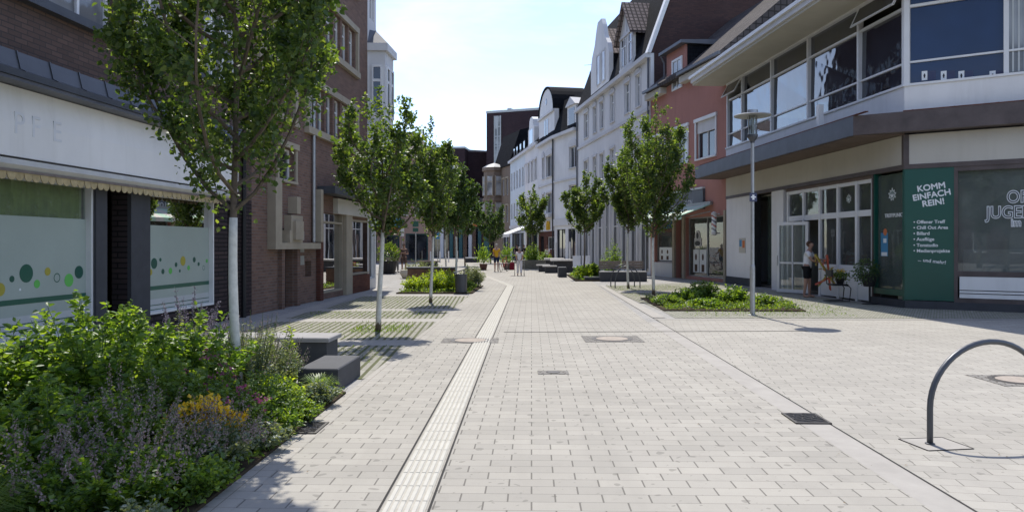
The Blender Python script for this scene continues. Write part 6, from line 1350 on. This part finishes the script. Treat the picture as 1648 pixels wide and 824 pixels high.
def person(label, x, y, rz, H=1.72, legs=((.10, 0), (-.12, .06)), arms=None, shirt=None, bottom=None, long_legs=False, skirt=False, hair='hairb', skinm='skin', bend=0.0, shoes='black', group=None, hat=None, long_sleeve=False, longhair=False):
    """faces -Y before turning by rz. legs: (forward foot offset, lift) per side; arms: per side (elbow xyz, wrist xyz) relative to the shoulder"""
    k = H / 1.75; t = thing('person', label, 'person', (x, y, 0), group, rz); V, E, Rr = [], [], []
    def add(p, r, par=None):
        V.append((p[0] * k, p[1] * k, p[2] * k)); Rr.append(r * k if not isinstance(r, tuple) else (r[0] * k, r[1] * k))
        if par is not None: E.append((par, len(V) - 1))
        return len(V) - 1
    bz = lambda z: -bend * max(0, (z - .95)) ** 1.0
    pel = add((0, 0, .95), .125); wa = add((0, bz(1.08), 1.08), .115, pel); ch = add((0, bz(1.28), 1.28), .135, wa); ut = add((0, bz(1.42), 1.42), .10, ch); nk = add((0, bz(1.5) - .01, 1.50), .052, ut); hb = add((0, bz(1.57) - .02, 1.565), .06, nk); hm = add((0, bz(1.65) - .025, 1.645), .094, hb); ht = add((0, bz(1.71) - .015, 1.715), .062, hm)
    add((0, bz(1.64) - .118, 1.635), .012, hm)
    arms = arms or (((.06, .02, -.28), (.07, -.05, -.52)), ((.06, .02, -.28), (.07, -.05, -.52)))
    hands = []; sh_ = []
    for s, (el, wr) in zip((1, -1), arms):
        sp = np.array((s * .17, bz(1.41), 1.40)); sh = add(sp, .055, ut); e = add(sp + np.array(el) * [s, 1, 1], .040, sh); w_ = add(sp + np.array(wr) * [s, 1, 1], .026, e); d = np.array(wr, float) - np.array(el, float); d *= [s, 1, 1]; d /= np.linalg.norm(d)
        pm = sp + np.array(wr) * [s, 1, 1] + d * .06; pa = add(pm, .030, w_); sd = np.cross(d, [s, 0, .2]); sd /= np.linalg.norm(sd)
        for j, ln_ in enumerate((.075, .085, .08, .062)):
            b0 = pm + sd * (j - 1.5) * .019 + d * .03; m1 = add(b0, .009, pa); m2 = add(b0 + d * ln_ * .55, .008, m1); add(b0 + d * ln_ * .9 + np.array([-s * .02, 0, -.005]), .007, m2)
        th = add(pm + sd * -.04 - d * .01, .010, w_); add(pm + sd * -.055 + d * .035, .008, th); sh_.append((sp, el, wr, s))
    lg = []
    for s, (fo, li) in zip((1, -1), legs):
        hp = add((s * .09, .0, .90), .095, pel); kn = add((s * .10, -fo * .45 - .02, .50 + li * .3), .060, hp); an = add((s * .10, -fo + (.06 if li else 0), .09 + li), .038, kn); he = add((s * .10, -fo + .02 + (.06 if li else 0), .045 + li), .035, an); add((s * .12, -fo - .15, .030 + li * .4), .028, he); lg.append((hp, kn, an))
    mb = skin_mesh('body', V, E, Rr, pel, None, None)
    # local build: parent has location and rotation, so children are written in local coordinates
    def loc_obj(nm, mb, m_, par=None, smooth=True):
        me = bpy.data.meshes.new(nm); me.from_pydata([tuple(v) for v in mb.v], [], mb.f); me.update(); me.materials.append(m_); me.polygons.foreach_set('use_smooth', [smooth] * len(me.polygons)); o = bpy.data.objects.new(nm, me); COL.objects.link(o); o.parent = par or t; return o
    body = loc_obj('body', mb, M[skinm])
    for s in (-1, 1):     # ears
        pass
    # shirt
    if shirt:
        V, E, Rr = [], [], []; p = add((0, 0, .85), .150); q = add((0, bz(1.08), 1.08), .136, p); c = add((0, bz(1.28), 1.28), .152, q); u_ = add((0, bz(1.41), 1.415), .105, c)
        for sp, el, wr, s in sh_:
            a_ = add(sp, .070, u_); fe = .62 if not long_sleeve else 1.0; e_ = add(sp + np.array(el) * [s, 1, 1] * fe, .056, a_)
            if long_sleeve: add(sp + np.array(wr) * [s, 1, 1] * .95, .036, e_)
        loc_obj('shirt', skin_mesh('shirt', V, E, Rr, 0, None, None), shirt)
    if bottom:
        V, E, Rr = [], [], []; p = add((0, .0, 1.02), .136)
        if skirt:
            m_ = add((0, 0, .75), .17, p); n_2 = add((0, 0, .45), .18, m_); add((0, .0, .22), .16, n_2)
        else:
            for s, (fo, li) in zip((1, -1), legs):
                hp = np.array((s * .09, .0, .88)); kn = np.array((s * .10, -fo * .45 - .02, .50 + li * .3)); a_ = add(hp, .108, p); e_ = add(kn + (hp - kn) * (.12 if not long_legs else 0), .080, a_)
                if long_legs: add(np.array((s * .10, -fo + (.06 if li else 0), .12 + li)), .062, e_)
        loc_obj('trousers' if not skirt else 'skirt', skin_mesh('trousers', V, E, Rr, 0, None, None), bottom)
    for s, (fo, li) in zip((1, -1), legs):
        V, E, Rr = [], [], []; a_ = add((s * .10, -fo + .03 + (.06 if li else 0), .05 + li), .047); b_ = add((s * .11, -fo - .06, .042 + li * .6), .044, a_); add((s * .12, -fo - .16, .035 + li * .4), .036, b_); loc_obj('shoe', skin_mesh('shoe', V, E, Rr, 0, None, None, sub=1), M[shoes])
    mb = MB(); n_ = 16; hcx, hcz = bz(1.66) + .012, 1.668
    for j in range(11):
        ph = math.pi * j / 10 - math.pi / 2; zz = hcz + .098 * math.sin(ph) - (.05 if longhair and j < 5 else 0)
        for q in range(n_):
            th = 2 * math.pi * q / n_; yy_ = .104 * math.cos(ph) * math.sin(th); xx_ = .090 * math.cos(ph) * math.cos(th)
            if yy_ < 0 and zz < hcz + .035: yy_ *= .1; xx_ *= .93     # leave the face free
            mb.v.append((xx_ * k, (hcx + yy_) * k, zz * k))
    for j in range(10):
        for q in range(n_): mb.f.append((j * n_ + q, j * n_ + (q + 1) % n_, (j + 1) * n_ + (q + 1) % n_, (j + 1) * n_ + q)); mb.m.append(0)
    loc_obj('hair', mb, M[hair] if isinstance(hair, str) else hair)
    # face: eyes, mouth, ears as small details on the head
    mb = MB()
    for s in (-1, 1): mb.lathe([(.002, -.006), (.009, 0), (.002, .006)], s * .031 * k, (bz(1.65) - .101) * k, 1.655 * k, 8)
    mb.box(-.022 * k, .022 * k, (bz(1.6) - .088) * k, (bz(1.6) - .078) * k, 1.588 * k, 1.596 * k); loc_obj('face_details', mb, M['black'], None, False)
    mb = MB()
    for s in (-1, 1): mb.lathe([(.004, -.032), (.014, -.01), (.014, .012), (.004, .028)], s * .084 * k, (bz(1.64) - .005) * k, 1.64 * k, 8)
    loc_obj('ears', mb, M[skinm])
    return t
yel = cloth('yellow_cloth', (.62, .36, .03)); navy = cloth('navy_cloth', (.02, .03, .07)); whc = cloth('white_cloth', (.72, .70, .72)); blk = cloth('black_cloth', (.02, .02, .022)); grc = cloth('grey_cloth', (.22, .22, .23)); brn = cloth('brown_cloth', (.12, .08, .07))
pushing = (((.04, -.12, -.24), (.02, -.38, -.34)), ((.04, -.12, -.24), (.02, -.38, -.34)))
# man with bicycle (walks away: faces +Y, turned by pi)
yx, yy = AT(799, 46.6), 46.6
person('man in a yellow shirt and navy shorts walking away beside a bicycle', yx, yy, R(180), 1.74, ((.20, 0), (-.22, .04)), pushing, yel, navy, hair='hairg')
lx, ly = AT(836, 40.6), 40.6
person('stooped person in pale clothes walking away with a wheeled walker', lx, ly, R(180), 1.56, ((.10, 0), (-.14, .03)), pushing, whc, whc, long_legs=True, bend=.28, hair='hairg')
dx_, dy_ = AT(1299, 23.7), 23.7
person('man in a white t-shirt and black shorts lifting coloured chairs by the open door', dx_, dy_, R(52), 1.78, ((.04, 0), (-.06, 0)), (((.02, -.16, -.22), (.0, -.42, -.22)), ((.02, -.14, -.24), (.0, -.40, -.30))), cloth('bright_white_cloth', (.8, .8, .82)), blk, hair='hairb', shoes='skin', bend=.12)
person('person standing with folded arms in dark clothes on the left pavement', AT(650, 44), 44, R(10), 1.74, ((.02, 0), (-.04, 0)), (((.08, -.06, -.26), (-.16, -.20, -.20)), ((.08, -.06, -.26), (-.14, -.22, -.17))), brn, brn, long_legs=False)
person('person in light clothes standing beside the plant tub on the left', AT(638, 45), 45, R(70), 1.62, ((.05, 0), (-.06, 0)), None, grc, grc, long_legs=True)
person('small figure in a pale top by the red brick restaurant front', AT(881, 58), 58, R(150), 1.60, ((.08, 0), (-.1, .02)), None, whc, navy, long_legs=True)
for i, (px, d, r_) in enumerate(((832, 71, 20), (848, 72.5, 200), (843, 70.5, 90))):
    person(('left of the dark dressed people under the cafe awning', 'right hand dark dressed person under the cafe awning', 'middle dark dressed person under the cafe awning')[i], AT(px, d), d, R(r_), 1.7, ((.02, 0), (-.03, 0)), None, blk, navy, long_legs=True, group='people under the cafe awning')

# ------------------------------------------------------------------ bicycle and walker
def bike(label, x, y, rz, group=None):
    t = thing('bicycle', label, 'bicycle', (x, y, 0), group); c, s = math.cos(rz), math.sin(rz)
    def T(a, b_, z): return Vector((x + a * c - b_ * s, y + a * s + b_ * c, z))
    for wx in (-.52, .52):
        mb = MB(); mb.tube([T(wx + .33 * math.cos(q * math.pi / 12), 0, .35 + .33 * math.sin(q * math.pi / 12)) for q in range(25)], .018, 6); w_ = obj('wheel', mb, M['black'], t)
        mb = MB(); [mb.tube([T(wx, 0, .35), T(wx + .32 * math.cos(q * math.pi / 6), 0, .35 + .32 * math.sin(q * math.pi / 6))], .003, 3) for q in range(12)]; obj('spokes', mb, M['galv'], w_)
    mb = MB(); B0, S0, H0 = T(-.08, 0, .30), T(-.2, 0, .80), T(.36, 0, .85)
    for a_, b_ in ((B0, S0), (S0, H0), (B0, T(.40, 0, .72)), (S0, T(-.52, 0, .35)), (B0, T(-.52, 0, .35)), (T(.34, 0, .95), T(.52, 0, .35))): mb.tube([a_, b_], .018, 6)
    obj('frame', mb, M['redp'], t); mb = MB(); mb.tube([T(.25, -.28, 1.03), T(.34, 0, 1.0), T(.25, .28, 1.03)], .014, 6); obj('handlebar', mb, M['galv'], t); mb = MB(); mb.prism([T(-.34, -.07, .92), T(-.34, .07, .92), T(-.08, .02, .92), T(-.08, -.02, .92)], (0, 0, .05)); mb.tube([S0, T(-.22, 0, .93)], .014, 6); obj('saddle', mb, M['black'], t)
    return t
bike('dark bicycle pushed by the man in the yellow shirt', yx + .48, yy + .35, R(70))
t = thing('walker', 'wheeled walker with a dark red bag pushed by the stooped person', 'walking frame', (lx, ly + .4, 0)); mb = MB()
for s_ in (-.26, .26): mb.tube([(lx + s_, ly + .1, .08), (lx + s_, ly + .2, .88), (lx + s_, ly + .05, .9)], .014, 6); mb.tube([(lx + s_, ly + .2, .6), (lx + s_, ly + .6, .08)], .014, 6)
mb.tube([(lx - .26, ly + .2, .6), (lx + .26, ly + .2, .6)], .012, 6); obj('frame', mb, M['galv'], t)
for s_ in (-.26, .26):
    for yq in (.1, .6): mb = MB(); mb.tube([(lx + s_ - .015, ly + yq, .09), (lx + s_ + .015, ly + yq, .09)], .09, 14); obj('wheel', mb, M['black'], t)
t = thing('shopping_bag', 'dark red bag hanging at the left side of the wheeled walker', 'bag', (lx - .42, ly + .1, .3)); mb = MB(); mb.rbox(lx - .40, ly + .06, .24, .32, .32, .72, 0, .03); obj('bag_body', mb, cloth('wine_cloth', (.16, .015, .03)), t); mb = MB(); mb.tube([(lx - .4, ly - .04, .72), (lx - .36, ly + .06, .86), (lx - .4, ly + .16, .72)], .01, 5); obj('strap', mb, M['black'], t)

# ------------------------------------------------------------------ things outside the youth centre door
def slat_chair(label, x, y, z, rz, tilt, mat, group):
    t = bpy.data.objects.new('folding_chair', None); COL.objects.link(t); t.location = (x, y, z); t.rotation_euler = (tilt, 0, rz); tag(t, label, 'chair', group); t.scale = (1.15, 1.15, 1.15)
    def lo(nm, mb, m_):
        me = bpy.data.meshes.new(nm); me.from_pydata([tuple(v) for v in mb.v], [], mb.f); me.update(); me.materials.append(m_); o = bpy.data.objects.new(nm, me); COL.objects.link(o); o.parent = t
    mb = MB(); [mb.box(-.2, .2, -.2 + k * .1, -.13 + k * .1, .44, .46) for k in range(4)]; lo('seat', mb, mat)
    mb = MB(); [mb.box(-.2, .2, .21, .23, .55 + k * .11, .62 + k * .11) for k in range(3)]; lo('backrest', mb, mat)
    for sx in (-.21, .21):
        mb = MB(); mb.tube([(sx, -.18, 0), (sx, .22, .86)], .018, 6); lo('leg', mb, mat); mb = MB(); mb.tube([(sx, .22, 0), (sx, -.18, .46)], .018, 6); lo('leg', mb, mat)
    return t
orm, yem = plain('orange_red_paint', (.52, .10, .05), .5, .3), plain('mustard_paint', (.45, .34, .06), .5, .3)
hx, hy = dx_ + .30, dy_ - .52
slat_chair('orange red folding chair held tilted by the man at the door', hx, hy, .34, R(70), R(20), orm, 'folding chairs held by the man'); slat_chair('mustard yellow folding chair held behind the orange red one', hx + .12, hy - .02, .42, R(64), R(-6), yem, 'folding chairs held by the man')
# cantilever chair with flower pot
x, y = AT(1341, 21.9), 21.9; t = thing('cantilever_chair', 'black cantilever office chair standing outside below the shop windows', 'chair', (x, y, 0)); mb = MB()
for s_ in (-.22, .22): mb.tube([(x - .12, y + s_, .95), (x - .1, y + s_, .52), (x + .36, y + s_, .47), (x + .42, y + s_, .40), (x + .38, y + s_, .03), (x - .2, y + s_, .02)], .016, 8)
mb.tube([(x - .2, y - .22, .02), (x - .2, y + .22, .02)], .016, 8); obj('frame', mb, M['black'], t); mb = MB(); mb.box(x - .08, x + .36, y - .2, y + .2, .475, .52); obj('seat', mb, M['black'], t); mb = MB(); mb.box(x - .14, x - .12, y - .2, y + .2, .74, .93); obj('backrest', mb, M['black'], t)
t = thing('flower_pot', 'dark pot with yellow flowers standing on the black chair', 'flower pot', (x + .2, y, .52)); mb = MB(); mb.lathe([(.09, .521), (.14, .68), (.12, .68)], x + .2, y, 0, 12); obj('pot', mb, M['black'], t)
g = np.random.default_rng(150); n_ = 260; P = g.normal(size=(n_, 3)) * [.12, .12, .07] + [0, 0, .22]; leafobj('foliage', [leaves(P, P + g.normal(size=(n_, 3)) * .2, np.full(n_, .08), g, False)], M['leafA'], t); n_ = 60; P = g.normal(size=(n_, 3)) * [.06, .06, .05] + [.02, 0, .36]; leafobj('flowers', [leaves(P, g.normal(size=(n_, 3)), np.full(n_, .05), g, False)], M['gold'], t)
x, y = AT(1394, 20.9), 20.9; t = thing('potted_shrub', 'dark green shrub in a slim stand beside the leaf logo window', 'potted plant', (x, y, 0)); mb = MB(); mb.tube([(x + .1, y, 0), (x + .1, y, .55)], .03); mb.lathe([(.2, 0), (.2, .03), (.03, .05)], x + .1, y, 0, 14); mb.lathe([(.14, .5), (.24, .85), (.2, .85)], x + .08, y, 0, 14); obj('stand', mb, M['black'], t)
g = np.random.default_rng(151); n_ = 1300; P = g.normal(size=(n_, 3)); P /= np.linalg.norm(P, axis=1, keepdims=True); P *= (.12 + .24 * g.random((n_, 1))); leafobj('foliage', [leaves(P + [.0, 0, .92], P + [0, 0, -.2], .06 * (.6 + .6 * g.random(n_)), g, False)], M['leafB'], t)
for i, (x, y, s_) in enumerate(((-5.5, -9, 2.1), (1.5, -12, 2.4), (-12, -16, 2.6), (8, -17, 2.5))):
    tree('street_tree', ('broad old tree', 'tallest old tree', 'dense old tree', 'round old tree')[i] + ' on the square opposite the corner windows, seen only mirrored', (x, y, 0), 9 + i, 2.4, 3.0, 7000, .26, 200 + i, 'old trees on the square', .16, 0, (0, 0), 'leafB', 14)
b = thing('town_house', 'brick town house across the square, seen only mirrored in the corner windows', 'house', (-5, -32, 0)); VW = Wall((-26, -28), (16, -30), 1)
HV = [(a, a + 1.3, z, z + 1.9) for a in range(2, 40, 3) for z in (1, 4.4, 7.8)]
facade(b, VW, 0, VW.len, 0, 11, HV, M['gablebrick'], back=9)
for h in HV: window(b, VW, *h)
section(b, VW, 0, VW.len, [(.3, 11), (-4, 15), (-9, 11)], 'slate')
# ------------------------------------------------------------------ leaves fallen on the paving (stuff)
g = np.random.default_rng(160); n_ = 420; X = g.uniform(-2.0, 9, n_); Y = g.uniform(4, 26, n_) ; P = np.stack([X, Y, np.full(n_, .009)], 1)
o = leafobj('fallen_leaves', [leaves(P, g.normal(size=(n_, 3)) * [1, 1, .05], .022 * (.4 + g.random(n_)), g, False, 5, .6)], plain('dry_leaf', (.22, .15, .08), .9, .1), None); o['kind'] = 'stuff'
